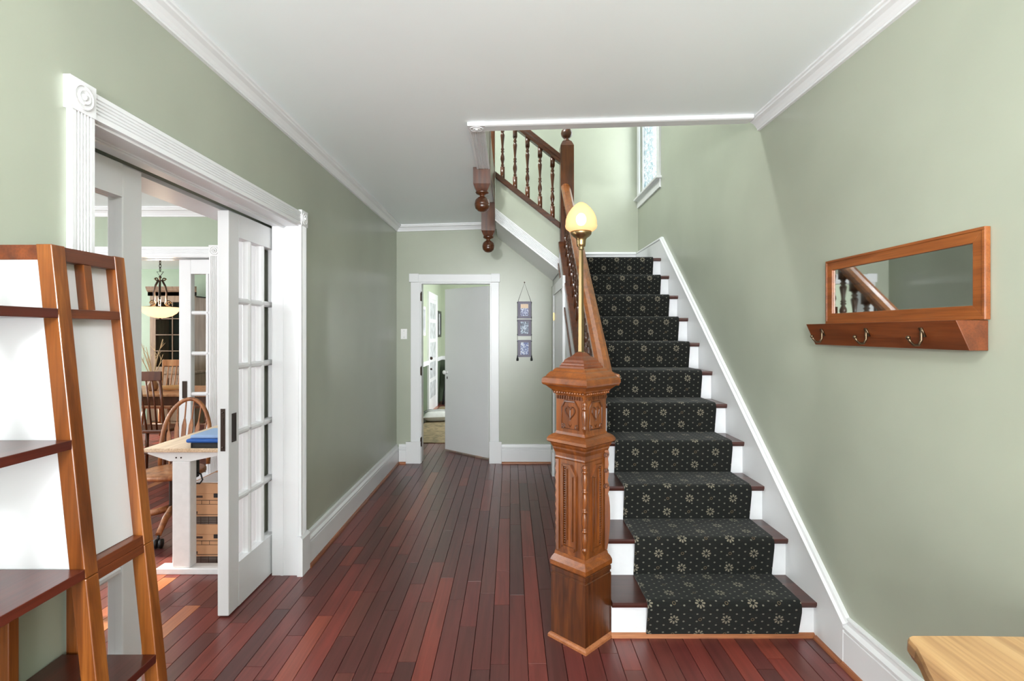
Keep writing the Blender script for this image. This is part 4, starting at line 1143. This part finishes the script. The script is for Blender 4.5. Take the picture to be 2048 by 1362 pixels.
# ------------------------------------------------------------------ live edge table in the right foreground
lt = thing('live_edge_table', (1.2, .75, 0), 'pale live edge wood slab table corner against the right wall', 'table')
edge = [(1.465, 1.252), (1.25, 1.258), (1.10, 1.262), (.965, 1.262), (.953, 1.256), (.947, 1.246), (.940, 1.215), (.922, 1.175), (.902, 1.135), (.884, 1.095), (.868, 1.04), (.860, .97), (.866, .88), (.882, .78), (.888, .68), (.878, .56), (.884, .44), (.905, .32), (.915, .22), (1.465, .215)]
m = MB()
n = len(edge)
cx_, cy_ = 1.2, .75
P = []
for z, k in ((.75, 1.0), (.742, 1.012), (.722, 1.016), (.706, .985)):
    for x, y in edge:
        if x > 1.4: P.append((x, y, z))
        else: P.append((cx_ + (x - cx_) * k, cy_ + (y - cy_) * (1 + (k - 1) * .35), z))
Fs = [tuple(range(n))] + [tuple(3 * n + i for i in range(n - 1, -1, -1))]
for r_ in range(3):
    for i in range(n):
        j = (i + 1) % n
        Fs.append((r_ * n + i, r_ * n + j, (r_ + 1) * n + j, (r_ + 1) * n + i))
m.add(P, Fs); m.build('slab_top', 'table_wood', lt)
for y_ in (.34, 1.10):
    MB().box(1.02, 1.08, y_ - .03, y_ + .03, 0, .706).build('leg', 'table_wood', lt, bevel=.004)
    MB().box(1.36, 1.42, y_ - .03, y_ + .03, 0, .706).build('leg', 'table_wood', lt, bevel=.004)
    MB().box(1.08, 1.36, y_ - .02, y_ + .02, .62, .70).build('apron', 'table_wood', lt)

# ------------------------------------------------------------------ tapered shelf in the left foreground
sh = thing('tapered_bookshelf', (-1.15, 1.3, 0), 'tapered orange brown wooden shelf unit with white panels by the left wall', 'bookshelf')
def xfr(z): return -1.138 + .103 * (1.699 - z)          # sloping front line
XW = XL + .006
pt_ = .040
def post(y0, y1, z0, z1, nm='front_post'):
    MB().poly([(xfr(z0), y0, z0), (xfr(z1), y0, z1), (xfr(z1) - pt_, y0, z1), (xfr(z0) - pt_, y0, z0)], (0, y1 - y0, 0)).build(nm, 'shelf_post', sh, bevel=.0025)
YA0, YA1, YBa, YBb, YN0, YN1 = 1.300, 1.340, 1.508, 1.546, .56, .60
for y0, y1 in ((YA0, YA1), (YBa, YBb), (YN0, YN1)):
    post(y0, y1, .8685, 1.699); post(y0, y1, 0, .8675)
    MB().box(XW, XW + .034, y0 + .012, y1, 0, 1.66).build('back_post', 'shelf_post', sh, bevel=.0025)
def railx(y0, y1, z0, z1, nm='end_rail', mat='shelf_rail'):
    x_ = XW if z0 > 1.6 else XW + .034
    MB().poly([(x_, y0, z0), (xfr(z0) - pt_, y0, z0), (xfr(z1) - pt_, y0, z1), (x_, y0, z1)], (0, y1 - y0, 0)).build(nm, mat, sh)
for y0, y1 in ((YA0 + .002, YA1 - .002), (YBa + .002, YBb - .002), (YN0 + .002, YN1 - .002)):
    railx(y0, y1, 1.660, 1.697); railx(y0, y1, .855, .868); railx(y0, y1, .30, .34)
def frail(y0, y1, z0, z1, nm, dep=.034, out=-.002, mat='shelf_rail'):
    MB().poly([(xfr(z0) + out, y0, z0), (xfr(z1) + out, y0, z1), (xfr(z1) + out - dep, y0, z1), (xfr(z0) + out - dep, y0, z0)], (0, y1 - y0, 0)).build(nm, mat, sh, bevel=.0015)
frail(YA1, YBa, 1.660, 1.697, 'top_rail'); frail(YA1, YBa, 1.515, 1.539, 'middle_rail'); frail(YA1, YBa, .872, .897, 'lower_rail'); frail(YA1, YBa, .848, .8715, 'joint_rail')
MB().poly([(xfr(1.539) - .004, 1.398, 1.5395), (xfr(1.66) - .004, 1.398, 1.6595), (xfr(1.66) - .036, 1.398, 1.6595), (xfr(1.539) - .036, 1.398, 1.5395)], (0, .024, 0)).build('muntin', 'shelf_post', sh)
# white panels: set behind the front frame and inside the end frame
m = MB().poly([(xfr(.897) - .030, YA1 - .001, .898), (xfr(1.66) - .030, YA1 - .001, 1.662), (xfr(1.66) - .036, YA1 - .001, 1.662), (xfr(.897) - .036, YA1 - .001, .898)], (0, YBa - YA1 + .002, 0))
m.build('white_panel', 'shelf_panel_white', sh)
m = MB().poly([(XW, YA0 + .004, .870), (xfr(.87) - pt_, YA0 + .004, .870), (xfr(1.66) - pt_, YA0 + .004, 1.66), (XW, YA0 + .004, 1.66)], (0, .006, 0))
m.build('white_panel', 'shelf_panel_white', sh)
def shelf(y0, y1, z, th, nm='shelf_board'):
    MB().poly([(XW, y0, z), (xfr(z) + .001, y0, z), (xfr(z) + .001, y0, z - th), (XW, y0, z - th)], (0, y1 - y0, 0)).build(nm, 'shelf_board', sh, bevel=.0015)
shelf(YN1, YA0 - .001, 1.539, .024); shelf(YN1, YA0 - .001, 1.213, .023); shelf(YN1, YA0 - .001, .893, .024)
shelf(YN1, YA0 - .001, .555, .024); shelf(YN1, YA0 - .001, .20, .024)
shelf(YA1, YBa, .555, .024); shelf(YA1, YBa, .20, .024)

# ------------------------------------------------------------------ light switch, photo hanging
sw = thing('light_switch', (-1.211, YB, 1.46), 'white toggle light switch plate left of the back door', 'light switch')
MB().box(-1.247, -1.175, YB - .006, YB, 1.402, 1.518).build('plate', 'switch_white', sw, bevel=.002)
MB().box(-1.216, -1.206, YB - .016, YB - .006, 1.452, 1.476).build('toggle', 'switch_white', sw)
MB().sphere((-1.211, YB - .006, 1.495), .003, 6, 4).sphere((-1.211, YB - .006, 1.425), .003, 6, 4).build('screw', 'iron_dark', sw)

ph = thing('photo_hanging', (.153, YB, 1.2), 'three grey photo frames strung on black cord with tassels', 'wall hanging')
fx0, fx1 = .0735, .2315
def zy(y): return CAM_H - (y - 664.5) * px
MB().tube([(fx0 + .004, YB - .008, zy(604)), (.1525, YB - .008, zy(566)), (fx1 - .004, YB - .008, zy(604))], .0024, 6).build('cord', 'cord_black', ph)
MB().lathe([(.004, 0), (.005, .012), (.008, .013), (.008, .016)], (.1525, YB, zy(565)), 8, axis=(0, -1, 0)).build('nail', 'iron_dark', ph)
MB().tube([(fx0, YB - .008, zy(604)), (fx0, YB - .008, zy(713))], .0026, 6).tube([(fx1, YB - .008, zy(604)), (fx1, YB - .008, zy(713))], .0026, 6).build('side_cord', 'cord_black', ph)
for i, (ya, yb2, mt) in enumerate(((603, 637, 'print_a'), (639, 672, 'print_b'), (680, 714, 'print_c'))):
    fr = MB().box(fx0 + .004, fx1 - .004, YB - .012, YB - .001, zy(yb2), zy(ya)).build('photo_frame', 'banner_cloth', ph, bevel=.002)
    h_ = zy(ya) - zy(yb2)
    MB().box(fx0 + .034, fx1 - .034, YB - .0135, YB - .012, zy(yb2) + h_ * .14, zy(ya) - h_ * .14).build('print', mt, fr)
    if i == 0: MB().box(fx0 + .036, fx1 - .036, YB - .0145, YB - .0135, zy(ya) - h_ * .40, zy(ya) - h_ * .15).build('sunset_print', 'print_sunset', fr)
    MB().tube([(fx0 - .002, YB - .010, zy(ya) - .004), (fx1 + .002, YB - .010, zy(ya) - .004)], .004, 6).build('hanging_rod', 'banner_cloth', fr)
    k = MB()
    for xx in (fx0, fx1):
        for zz in (zy(ya) - .014, zy(yb2) + .014): k.sphere((xx, YB - .010, zz), .0065, 6, 4)
    k.build('bead', 'cord_black', fr)
for xx in (fx0, fx1):
    MB().lathe([(.004, -.05), (.013, -.048), (.014, -.03), (.009, -.012), (.006, -.008), (.008, 0), (.004, .006)], (xx, YB - .012, zy(713)), 8).build('tassel', 'cord_black', ph)

# ------------------------------------------------------------------ study: desk, chair, boxes
dk = thing('desk', (-1.99, 3.8, 0), 'wood topped desk with white metal legs beyond the pocket doors', 'desk')
MB().box(-2.24, -1.735, 3.195, 4.40, .748, .772).build('desk_top', 'desk_wood', dk, bevel=.004)
for y_ in (3.215, 4.30):
    MB().poly([(-2.225, y_, .747), (-1.745, y_, .747), (-1.745, y_, .735), (-1.96, y_, .690), (-2.09, y_, .690), (-2.225, y_, .735)], (0, .05, 0)).build('top_bracket', 'desk_white', dk)
    MB().box(-2.076, -1.966, y_, y_ + .07, .036, .690).build('leg', 'desk_white', dk, bevel=.006)
    MB().box(-2.170, -1.745, y_ - .01, y_ + .075, 0, .036).build('foot', 'desk_white', dk, bevel=.004)
    m = MB()
    for a in (-2.05, -2.02): m.lathe([(.005, 0), (.005, .002)], (a, y_, .712), 8, axis=(0, -1, 0))
    m.build('bolt', 'iron_dark', dk)
MB().box(-2.03, -2.0, 3.29, 4.30, .70, .735).build('cross_beam', 'desk_white', dk)

def archive_box(name, z0, label, hgt):
    o = thing(name, (-1.89, 3.45, z0), label, 'box')
    x0, x1, y0, y1 = -2.050, -1.745, 3.350, 3.72
    MB().box(x0, x1, y0, y1, z0, z0 + hgt - .002).build('carton', 'cardboard', o)
    MB().box(x0 - .004, x1 + .004, y0 - .003, y1 + .003, z0 + hgt * .76, z0 + hgt).build('lid', 'cardboard', o, bevel=.003)
    hx_ = -1.895
    MB().box(hx_, hx_ + .10, y0 - .0045, y0 - .003, z0 + hgt * .66, z0 + hgt * .76).build('hand_hole', 'black_plastic', o)
    m = MB()
    def ln_(xa, xb, za, zb): m.box(xa, xb, y0 - .0015, y0, za, zb)
    za, zb = z0 + hgt * .24, z0 + hgt * .60
    ln_(x0 + .03, x1, zb - .003, zb); ln_(x0 + .03, x1, za, za + .003); ln_(x0 + .03, x0 + .033, za, zb); ln_(x0 + .03, x1, zb - .028, zb - .026)
    for a in (.075, .125, .18): ln_(x0 + a, x0 + a + .002, zb - .028, zb)
    ln_(x0 + .03, x0 + .082, z0 + hgt * .655, z0 + hgt * .705)
    ln_(x0 + .03, x0 + .05, za + .006, za + .022)
    m.build('printed_form', 'cardboard_print', o)
    m = MB()
    m.box(x0 + .008, x1, y0 - .002, y0, z0 + .004, z0 + hgt * .20)
    g_ = m.build('grid_band', 'grid_dark', o)
    m = MB()
    for a in range(6): m.box(x0 + .02 + a * .05, x0 + .023 + a * .05, y0 - .003, y0 - .002, z0 + .004, z0 + hgt * .20)
    for a in range(3): m.box(x0 + .008, x1, y0 - .003, y0 - .002, z0 + .012 + a * .016, z0 + .014 + a * .016)
    m.build('grid_line', 'cardboard_print', g_)
    return o
archive_box('archive_box', 0.0, 'cardboard archive box on the floor, lower of the stack under the desk', .252)
archive_box('archive_box', .2525, 'cardboard archive box on top of the stack under the desk', .262)
MB_ = MB().box(-2.03, -1.80, 3.37, 3.60, .5150, .5190)
tag(MB_.build('paper_sheet', 'paper'), 'white paper sheet lying on the upper archive box', 'paper')
ps = thing('power_adapter', (-2.01, 3.30, .56), 'black power box with looped cord hanging below the desk top', 'power adapter')
MB().box(-2.05, -1.975, 3.292, 3.335, .565, .70).build('housing', 'black_plastic', ps, bevel=.008)
MB().tube([(-1.985, 3.31, .60), (-1.955, 3.31, .585), (-1.945, 3.31, .55), (-1.96, 3.31, .528), (-1.995, 3.31, .526), (-2.03, 3.31, .545), (-2.045, 3.31, .58)], .005, 8).build('cord', 'black_plastic', ps, smooth=True)

bk = thing('black_binder', (-1.84, 3.32, .772), 'black binder lying flat on the desk under the blue cushion', 'binder')
MB().box(-1.955, -1.745, 3.205, 3.46, .7725, .776).box(-1.955, -1.745, 3.205, 3.46, .800, .8035).box(-1.955, -1.950, 3.205, 3.46, .776, .800).build('cover', 'black_plastic', bk)
MB().box(-1.949, -1.750, 3.209, 3.455, .7765, .7995).build('pages', 'cord_black', bk)
cu = thing('seat_cushion', (-1.86, 3.33, .804), 'folded bright blue cushion on the desk by the pocket door', 'cushion')
m = MB().box(-1.985, -1.745, 3.20, 3.47, .804, .828); m.build('lower_fold', 'blue_fabric', cu, bevel=.010)
m = MB().box(-1.965, -1.745, 3.21, 3.46, .8285, .850); m.build('upper_fold', 'blue_light', cu, bevel=.009)

# swivel bow back chair
ch = thing('swivel_chair', (-2.485, 3.86, 0), 'honey wood bow back swivel chair on casters behind the desk', 'chair', R(187))
L_ = dict(parent=ch, local=True)
MB().lathe([(.02, .43), (.19, .432), (.215, .445), (.215, .462), (.20, .472), (.02, .466)], (0, 0, 0), 24).build('seat', 'chair_wood', auto=True, **L_)
yb0 = -.165
bow = []
for k in range(25):
    t = math.pi * k / 24
    a = math.cos(t) * .185; h = math.sin(t)
    bow.append((a * (1.0 if h > .5 else (0.93 + .14 * h)), yb0 - .10 * h ** 1.0, .466 + .49 * h ** .72))
MB().tube(bow, .0155, 10).build('bow_back', 'chair_wood', smooth=True, **L_)
for i in range(6):
    a = -.125 + .05 * i
    top = .466 + .49 * (1 - (a * 1.15 / .19) ** 2) ** .36
    yt = yb0 - .10 * (1 - (a * 1.15 / .19) ** 2) ** .5
    m = MB()
    p0, p1 = V(a * .8, yb0 + .01, .468), V(a * 1.15, yt, top)
    d = p1 - p0
    m.tube([p0, p0 + d * .25], .007, 6)
    m.obox(p0 + d * .42, (1, 0, 0), d, V(1, 0, 0).cross(d), .030, d.length * .36, .010)
    m.poly([p0 + d * .60 + V(-.015, -.005, 0), p0 + d * .60 + V(.015, -.005, 0), p0 + d * .70 + V(.006, -.005, 0), p0 + d * .70 + V(-.006, -.005, 0)], (0, .010, 0))
    m.tube([p0 + d * .66, p1], .006, 6)
    m.build('arrow_slat', 'chair_wood', **L_)
MB().lathe([(.025, .17), (.025, .40), (.06, .425), (.06, .432)], (0, 0, 0), 12).build('swivel_post', 'iron_dark', **L_)
for i in range(4):
    t = R(-90 + 90 * i + 8)
    e = V(math.cos(t), math.sin(t), 0)
    m = MB().tube([V(0, 0, .19) + e * .02, V(0, 0, .16) + e * .15, V(0, 0, .095) + e * .275], .026, 8, taper=.75)
    lg = m.build('leg', 'chair_wood', smooth=True, **L_)
    c_ = e * .275
    m = MB()
    q = V(-e.y, e.x, 0)
    for s_ in (-1, 1): m.lathe([(.008, -.011), (.030, -.010), (.0325, 0), (.030, .010), (.008, .011)], c_ + q * s_ * .016 + V(0, 0, .033), 14, axis=q)
    m.lathe([(.008, .05), (.008, .09)], c_, 8)
    m.build('caster', 'black_plastic', lg, local=True, auto=True)

# ------------------------------------------------------------------ dining room
def dining_chair(loc, rot, mat, label):
    o = thing('dining_chair', loc, label, 'chair', rot, 'dining chairs')
    L_ = dict(parent=o, local=True)
    MB().poly([(-.20, -.19, .445), (.20, -.19, .445), (.225, .19, .445), (-.225, .19, .445)], (0, 0, .035)).build('seat', mat, bevel=.01, **L_)
    cr = [(-.205, -.262, 1.00), (-.1, -.278, 1.0), (0, -.283, 1.0), (.1, -.278, 1.0), (.205, -.262, 1.0)]
    m = MB(); P = []
    for x, y, z in cr:
        P += [(x, y - .011, z - .01), (x, y + .011, z - .01), (x, y + .009, z + .085), (x, y - .013, z + .085)]
    Fq = []
    for i in range(4):
        for k in range(4): Fq.append((i * 4 + k, i * 4 + (k + 1) % 4, i * 4 + 4 + (k + 1) % 4, i * 4 + 4 + k))
    Fq += [(3, 2, 1, 0), (16, 17, 18, 19)]
    m.add(P, Fq).build('crest_rail', mat, bevel=.006, **L_)
    for s_ in (-1, 1):
        MB().tube([(s_ * .178, -.17, .475), (s_ * .184, -.215, .72), (s_ * .188, -.262, 1.0)], .014, 8).build('back_post', mat, smooth=True, **L_)
        MB().tube([(s_ * .165, -.15, .446), (s_ * .205, -.215, 0)], .021, 8, taper=.65).build('leg', mat, smooth=True, **L_)
        MB().tube([(s_ * .175, .14, .446), (s_ * .21, .19, 0)], .021, 8, taper=.65).build('leg', mat, smooth=True, **L_)
        MB().tube([(s_ * .185, -.18, .20), (s_ * .192, .165, .20)], .011, 8).build('stretcher', mat, smooth=True, **L_)
    MB().tube([(-.188, 0, .20), (.188, 0, .20)], .011, 8).build('stretcher', mat, smooth=True, **L_)
    for i in range(5):
        a = -.12 + .06 * i
        MB().tube([(a * .85, -.165, .478), (a * .95, -.22, .74), (a, -.278, 1.0)], .0095, 7, taper=.85).build('spindle', mat, smooth=True, **L_)
    return o
dining_chair((-3.75, 5.55, 0), R(4), 'chair_wood_dark', 'dark brown spindle back chair in front of the dining table')
dining_chair((-4.83, 7.30, 0), R(178), 'chair_wood_light', 'light wood spindle back chair across the table by the hutch')
dining_chair((-4.16, 7.32, 0), R(184), 'chair_wood', 'orange wood spindle chair seen through the dining door panes')

dt = thing('dining_table', (-4.45, 6.55, 0), 'long dining table with pale top behind the dark chair', 'table')
MB().box(-5.55, -3.35, 6.05, 7.05, .735, .765).build('table_top', 'chair_wood_light', dt, bevel=.008)
MB().box(-5.40, -3.50, 6.15, 6.175, .62, .734).box(-5.40, -3.50, 6.925, 6.95, .62, .734).box(-5.40, -5.375, 6.175, 6.925, .62, .734).box(-3.525, -3.50, 6.175, 6.925, .62, .734).build('apron', 'chair_wood_dark', dt)
for x_ in (-5.36, -3.54):
    for y_ in (6.21, 6.89):
        MB().lathe([(.032, 0), (.045, .03), (.03, .06), (.042, .30), (.048, .45), (.03, .52), (.045, .55), (.045, .62)], (x_, y_, 0), 12).build('leg', 'chair_wood_dark', dt, auto=True)
vs_ = thing('twig_vase', (-4.38, 6.42, .766), 'vase of bare cream branches standing on the dining table', 'vase')
MB().lathe([(.04, .766), (.055, .79), (.06, .84), (.04, .88), (.03, .895), (.036, .905)], (-4.38, 6.42, 0), 16).build('vase_body', 'pot', vs_, auto=True)
rg = random.Random(5)
for i in range(9):
    a = rg.uniform(0, 6.28); sp_ = rg.uniform(.05, .16); hh = rg.uniform(.28, .52)
    p0 = V(-4.38, 6.42, .89); p1 = p0 + V(math.cos(a) * sp_ * .45, math.sin(a) * sp_ * .45, hh * .5); p2 = p0 + V(math.cos(a + .3) * sp_, math.sin(a + .3) * sp_, hh)
    m = MB().tube([p0, p1, p2], .007, 6, taper=.45)
    for k in range(2):
        b = p1.lerp(p2, .2 + .35 * k); a2 = a + (1.4 if k else -1.2)
        m.tube([b, b + V(math.cos(a2) * .06, math.sin(a2) * .06, .07)], .004, 5, taper=.4)
    m.build('branch', 'twig', vs_)
m = MB().lathe([(.004, -.17), (.022, -.15), (.035, -.06), (.030, .03), (.038, .10), (.020, .16), (.004, .18)], (-4.10, 6.40, .806), 12, axis=(1, .25, 0), mod=lambda h, t: 1 + .12 * math.sin(3 * t + 20 * h))
tag(m.build('driftwood_log', 'driftwood', auto=True), 'tan driftwood piece lying on the dining table', 'driftwood')
m = MB().box(-4.80, -4.58, 6.12, 6.42, .7655, .7695).box(-4.79, -4.60, 6.13, 6.41, .7695, .800)
tag(m.build('folded_napkins', 'green_cloth', bevel=.003), 'stack of folded mint green napkins on the table', 'napkin')

hu = thing('china_hutch', (-5.42, 8.55, 0), 'weathered wood china hutch with dark glass doors against the mint wall', 'hutch')
hx0, hx1, hy0, hy1 = -5.75, -5.04, 8.36, 8.80
MB().box(hx0, hx0 + .09, hy0, hy0 + .03, .86, 2.06).box(hx1 - .09, hx1, hy0, hy0 + .03, .86, 2.06).box(hx0 + .09, hx1 - .09, hy0, hy0 + .03, 1.96, 2.06).box(hx0 + .09, hx1 - .09, hy0, hy0 + .03, .86, .93).build('face_frame', 'hutch_wood', hu)
MB().box(hx0, hx0 + .02, hy0 + .03, hy1, .86, 2.06).box(hx1 - .02, hx1, hy0 + .03, hy1, .86, 2.06).box(hx0, hx1, hy1, hy1 + .02, .86, 2.06).box(hx0, hx1, hy0 + .03, hy1, 2.04, 2.06).build('carcass', 'hutch_wood', hu)
MB().box(hx0 + .02, hx1 - .02, hy1 - .01, hy1 - .002, .88, 2.03).build('back_panel', 'hutch_dark', hu)
MB().extrude([(0, 0), (.0, .06), (.03, .08), (.05, .12), (.055, .13), (.055, .145), (0, .15)], (hx0 - .035, hy0, 2.06), (0, -1, 0), (0, 0, 1), (hx1 - hx0 + .07, 0, 0)).build('cornice', 'hutch_wood', hu)
MB().box(hx0 - .02, hx1 + .02, hy0 - .09, hy1, .82, .86).build('counter', 'hutch_wood', hu, bevel=.005)
MB().box(hx0, hx1, hy0 - .07, hy1, 0, .82).build('lower_cabinet', 'hutch_wood', hu)
for i in range(2):
    MB().box(hx0 + .05 + i * .31, hx0 + .34 + i * .31, hy0 - .085, hy0 - .071, .08, .76).build('lower_door', 'hutch_wood', hu, bevel=.004)
pwid = (hx1 - hx0 - .18 - .012) / 2
for i in range(2):
    for j in range(4):
        MB().box(hx0 + .09 + i * (pwid + .012), hx0 + .09 + i * (pwid + .012) + pwid, hy0 + .010, hy0 + .016, .93 + j * .2575, .93 + j * .2575 + .2455).build('pane', 'pane_glass_dark', hu)
MB().box(hx0 + .09 + pwid, hx0 + .09 + pwid + .012, hy0 + .002, hy0 + .026, .93, 1.96).build('muntin', 'hutch_wood', hu)
for j in range(1, 4): MB().box(hx0 + .09, hx1 - .09, hy0 + .002, hy0 + .026, .93 + j * .2575 - .012, .93 + j * .2575).build('muntin_bar', 'hutch_wood', hu)

cl = thing('chandelier', (-4.21, 6.30, 1.65), 'bronze chandelier with glowing cream bowl hanging over the dining table', 'chandelier')
cc = (-4.21, 6.30, 0)
MB().lathe([(.010, 1.650), (.06, 1.655), (.12, 1.674), (.17, 1.708), (.205, 1.755), (.213, 1.778), (.207, 1.776), (.165, 1.715), (.115, 1.682), (.05, 1.664), (.008, 1.660)], cc, 32).build('glass_bowl', 'bowl_glass', cl, auto=True)
MB().sphere((-4.19, 6.26, 1.745), .035, 10, 8).build('bulb', 'bulb', cl, smooth=True)
MB().lathe([(.004, 1.636), (.014, 1.642), (.010, 1.650), (.008, 1.66), (.006, 2.12), (.014, 2.13), (.014, 2.15), (.004, 2.16)], cc, 10).build('stem', 'iron_dark', cl, auto=True)
for i in range(3):
    t = R(90 + 120 * i + 90)
    e = V(math.cos(t), math.sin(t), 0); b = V(*cc)
    pts = [b + e * .020 + V(0, 0, 2.11), b + e * .055 + V(0, 0, 2.04), b + e * .072 + V(0, 0, 1.96), b + e * .068 + V(0, 0, 1.88), b + e * .075 + V(0, 0, 1.82), b + e * .12 + V(0, 0, 1.785), b + e * .20 + V(0, 0, 1.778)]
    MB().tube(pts, .012, 8).build('arm', 'iron_dark', cl, smooth=True)
    m = MB().tube([b + e * (.085 + .040 * math.cos(k * .55) * (1 - k / 20)) + V(0, 0, 1.828 + .040 * math.sin(k * .55) * (1 - k / 20)) for k in range(15)], .008, 6)
    m.tube([b + e * (.045 + .024 * math.cos(k * .6) * (1 - k / 20)) + V(0, 0, 2.115 + .020 * math.sin(k * .6) * (1 - k / 20)) for k in range(13)], .007, 6)
    m.build('scroll', 'bronze', cl, smooth=True)
m = MB().tube([(-4.21, 6.30, 2.15), (-4.25, 6.30, 2.205), (-4.17, 6.30, 2.205)], .005, 6, closed=True)
for k in range(8):
    z = 2.235 + k * .040
    m.tube([V(-4.21, 6.30, z) + (V(1, 0, 0) if k % 2 else V(0, 1, 0)) * .011 * math.cos(a * .785) + V(0, 0, .026 * math.sin(a * .785)) for a in range(8)], .0042, 5, closed=True)
m.lathe([(.05, 2.545), (.055, 2.54), (.02, 2.525), (.006, 2.515)], (-4.21, 6.30, 0), 16)
m.build('chain', 'iron_dark', cl)
light('chandelier_light', 'POINT', (-4.21, 6.30, 1.86), (0, 0, 0), 22, (1.0, 0.86, 0.66), radius=.1)

# ------------------------------------------------------------------ den seen through the back door
m = MB().box(-1.40, 1.2, 7.0, 10.4, .0005, .012)
tag(m.build('area_rug', 'rug_weave', bevel=.003), 'tan mottled area rug on the den floor beyond the back door', 'rug')
pw_ = thing('throw_pillow', (-1.235, 8.75, .012), 'pale grey throw pillow with dark stripe lying on the den rug', 'pillow', R(12))
m = MB(); P, Fq = [], []
NN = 12
for s_ in (1, -1):
    for i in range(NN + 1):
        for j in range(NN + 1):
            a, b = -1 + 2 * i / NN, -1 + 2 * j / NN
            k = (1 - a ** 4) * (1 - b ** 4)
            P.append((a * .24 * (1 - .06 * (1 - b * b)), b * .22 * (1 - .06 * (1 - a * a)), .085 + s_ * .085 * max(0, k) ** .55))
for s_ in (0, 1):
    o_ = s_ * (NN + 1) ** 2
    for i in range(NN):
        for j in range(NN):
            q = o_ + i * (NN + 1) + j
            Fq.append((q, q + 1, q + NN + 2, q + NN + 1) if s_ == 0 else (q, q + NN + 1, q + NN + 2, q + 1))
m.add(P, Fq); m.build('cushion_body', 'pillow_cloth', pw_, local=True, smooth=True)
def pz(a, b): return .086 + .085 * max(0, (1 - a ** 4) * (1 - b ** 4)) ** .55
for b_ in (-.35, .30):
    MB().tube([(a * .24, b_ * .22, pz(a, b_)) for a in [k / 8 for k in range(-7, 8)]], .007, 6).build('stripe', 'pillow_stripe', pw_, local=True)
m = MB().box(-.98, -.62, 8.74, 9.02, .013, .055)
tag(m.build('folded_blanket', 'red_cloth', bevel=.015), 'folded rust brown blanket beside the den pillow', 'blanket')
for nm, y0, y1, z0, z1, lab, mt in (('picture_frame', 10.72, 11.16, 1.38, 1.92, 'slim black framed picture on the den wall near the corner', 'frame_black'),
                                    ('picture_frame', 8.72, 9.12, 1.42, 1.92, 'pale framed picture on the den wall before the white door', 'trim_white')):
    o = thing(nm, (-1.51, (y0 + y1) / 2, z0), lab, 'picture', group='den pictures')
    t = .05
    MB().box(-1.51, -1.48, y0, y0 + t, z0, z1).box(-1.51, -1.48, y1 - t, y1, z0, z1).box(-1.51, -1.48, y0 + t, y1 - t, z0, z0 + t).box(-1.51, -1.48, y0 + t, y1 - t, z1 - t, z1).build('frame', mt, o)
    MB().box(-1.509, -1.498, y0 + t, y1 - t, z0 + t, z1 - t).build('art_print', 'art_grey', o)
fs = thing('folded_stand', (-1.2, 10.9, 0), 'black folded metal stand against the far den wall', 'stand')
for x_ in (-1.36, -1.28, -1.20, -1.12, -1.0):
    MB().tube([(x_ - .03, 10.72, 0), (x_ + .02, 11.15, .82)], .022, 8).build('leg', 'frame_black', fs, smooth=True)
MB().box(-1.37, -.96, 11.05, 11.16, .42, .80).build('panel', 'frame_black', fs, bevel=.01)
MB().tube([(-1.30, 11.14, .80), (-1.27, 11.14, .93), (-1.20, 11.14, .96), (-1.13, 11.14, .93), (-1.10, 11.14, .80)], .016, 8).build('handle', 'frame_black', fs, smooth=True)

# ------------------------------------------------------------------ added lamps out of frame, filling the rooms with light
def dome(name, x, y, z, energy, label, r=.17):  # invented flush lamp, placed out of view to raise the ambient light
    o = thing(name, (x, y, z - .1), label, 'ceiling lamp')
    MB().lathe([(r * 1.05, z), (r * 1.05, z - .02), (r * .95, z - .03)], (x, y, 0), 24).build('lamp_canopy', 'brass', o)
    MB().lathe([(r * .95, z - .03), (r * .9, z - .06), (r * .65, z - .095), (r * .3, z - .112), (.01, z - .116)], (x, y, 0), 24).build('glass_dome', 'dome_glass', o, smooth=True)
    light(name + '_light', 'POINT', (x, y, z - .25), (0, 0, 0), energy, (0.98, 0.99, 1.0), radius=.12)
    return o
dome('fill_ceiling_lamp', .1, .5, zc(.1), 24, 'added round ceiling lamp filling the front hall behind the viewer')
dome('fill_ceiling_lamp', -.9, 4.2, ZU, 170, 'added round ceiling lamp, unseen, brightening the stairwell from upstairs')
dome('fill_ceiling_lamp', -3.4, 2.6, ZS, 20, 'added round ceiling lamp filling the study out of view')

fl = thing('floor_lamp', (-.75, -2.4, 0), 'added brass floor lamp behind the viewer, tilted to fill the hall with light', 'lamp')  # added unseen fill lamp, standing in for a bounced flash
MB().lathe([(.14, 0), (.14, .015), (.03, .03), (.012, .04)], (-.75, -2.4, 0), 20).build('lamp_foot', 'brass', fl, auto=True)
MB().lathe([(.012, .04), (.012, 1.70)], (-.75, -2.4, 0), 10).build('pole', 'brass', fl, auto=True)
hd = V(.12, .70, .70).normalized()
MB().lathe([(.02, 0), (.05, .02), (.09, .07), (.115, .14), (.113, .14), (.088, .073), (.048, .024), (.018, .004)], V(-.75, -2.4, 1.70), 24, axis=hd).build('reflector_shade', 'brass', fl, auto=True)
sp_l = light('floor_lamp_light', 'SPOT', tuple(V(-.75, -2.4, 1.70) + hd * .17), hd.to_track_quat('-Z', 'Y').to_euler(), 430, (.955, .985, 1.0), radius=.1)
sp_l.data.spot_size = R(150); sp_l.data.spot_blend = .8
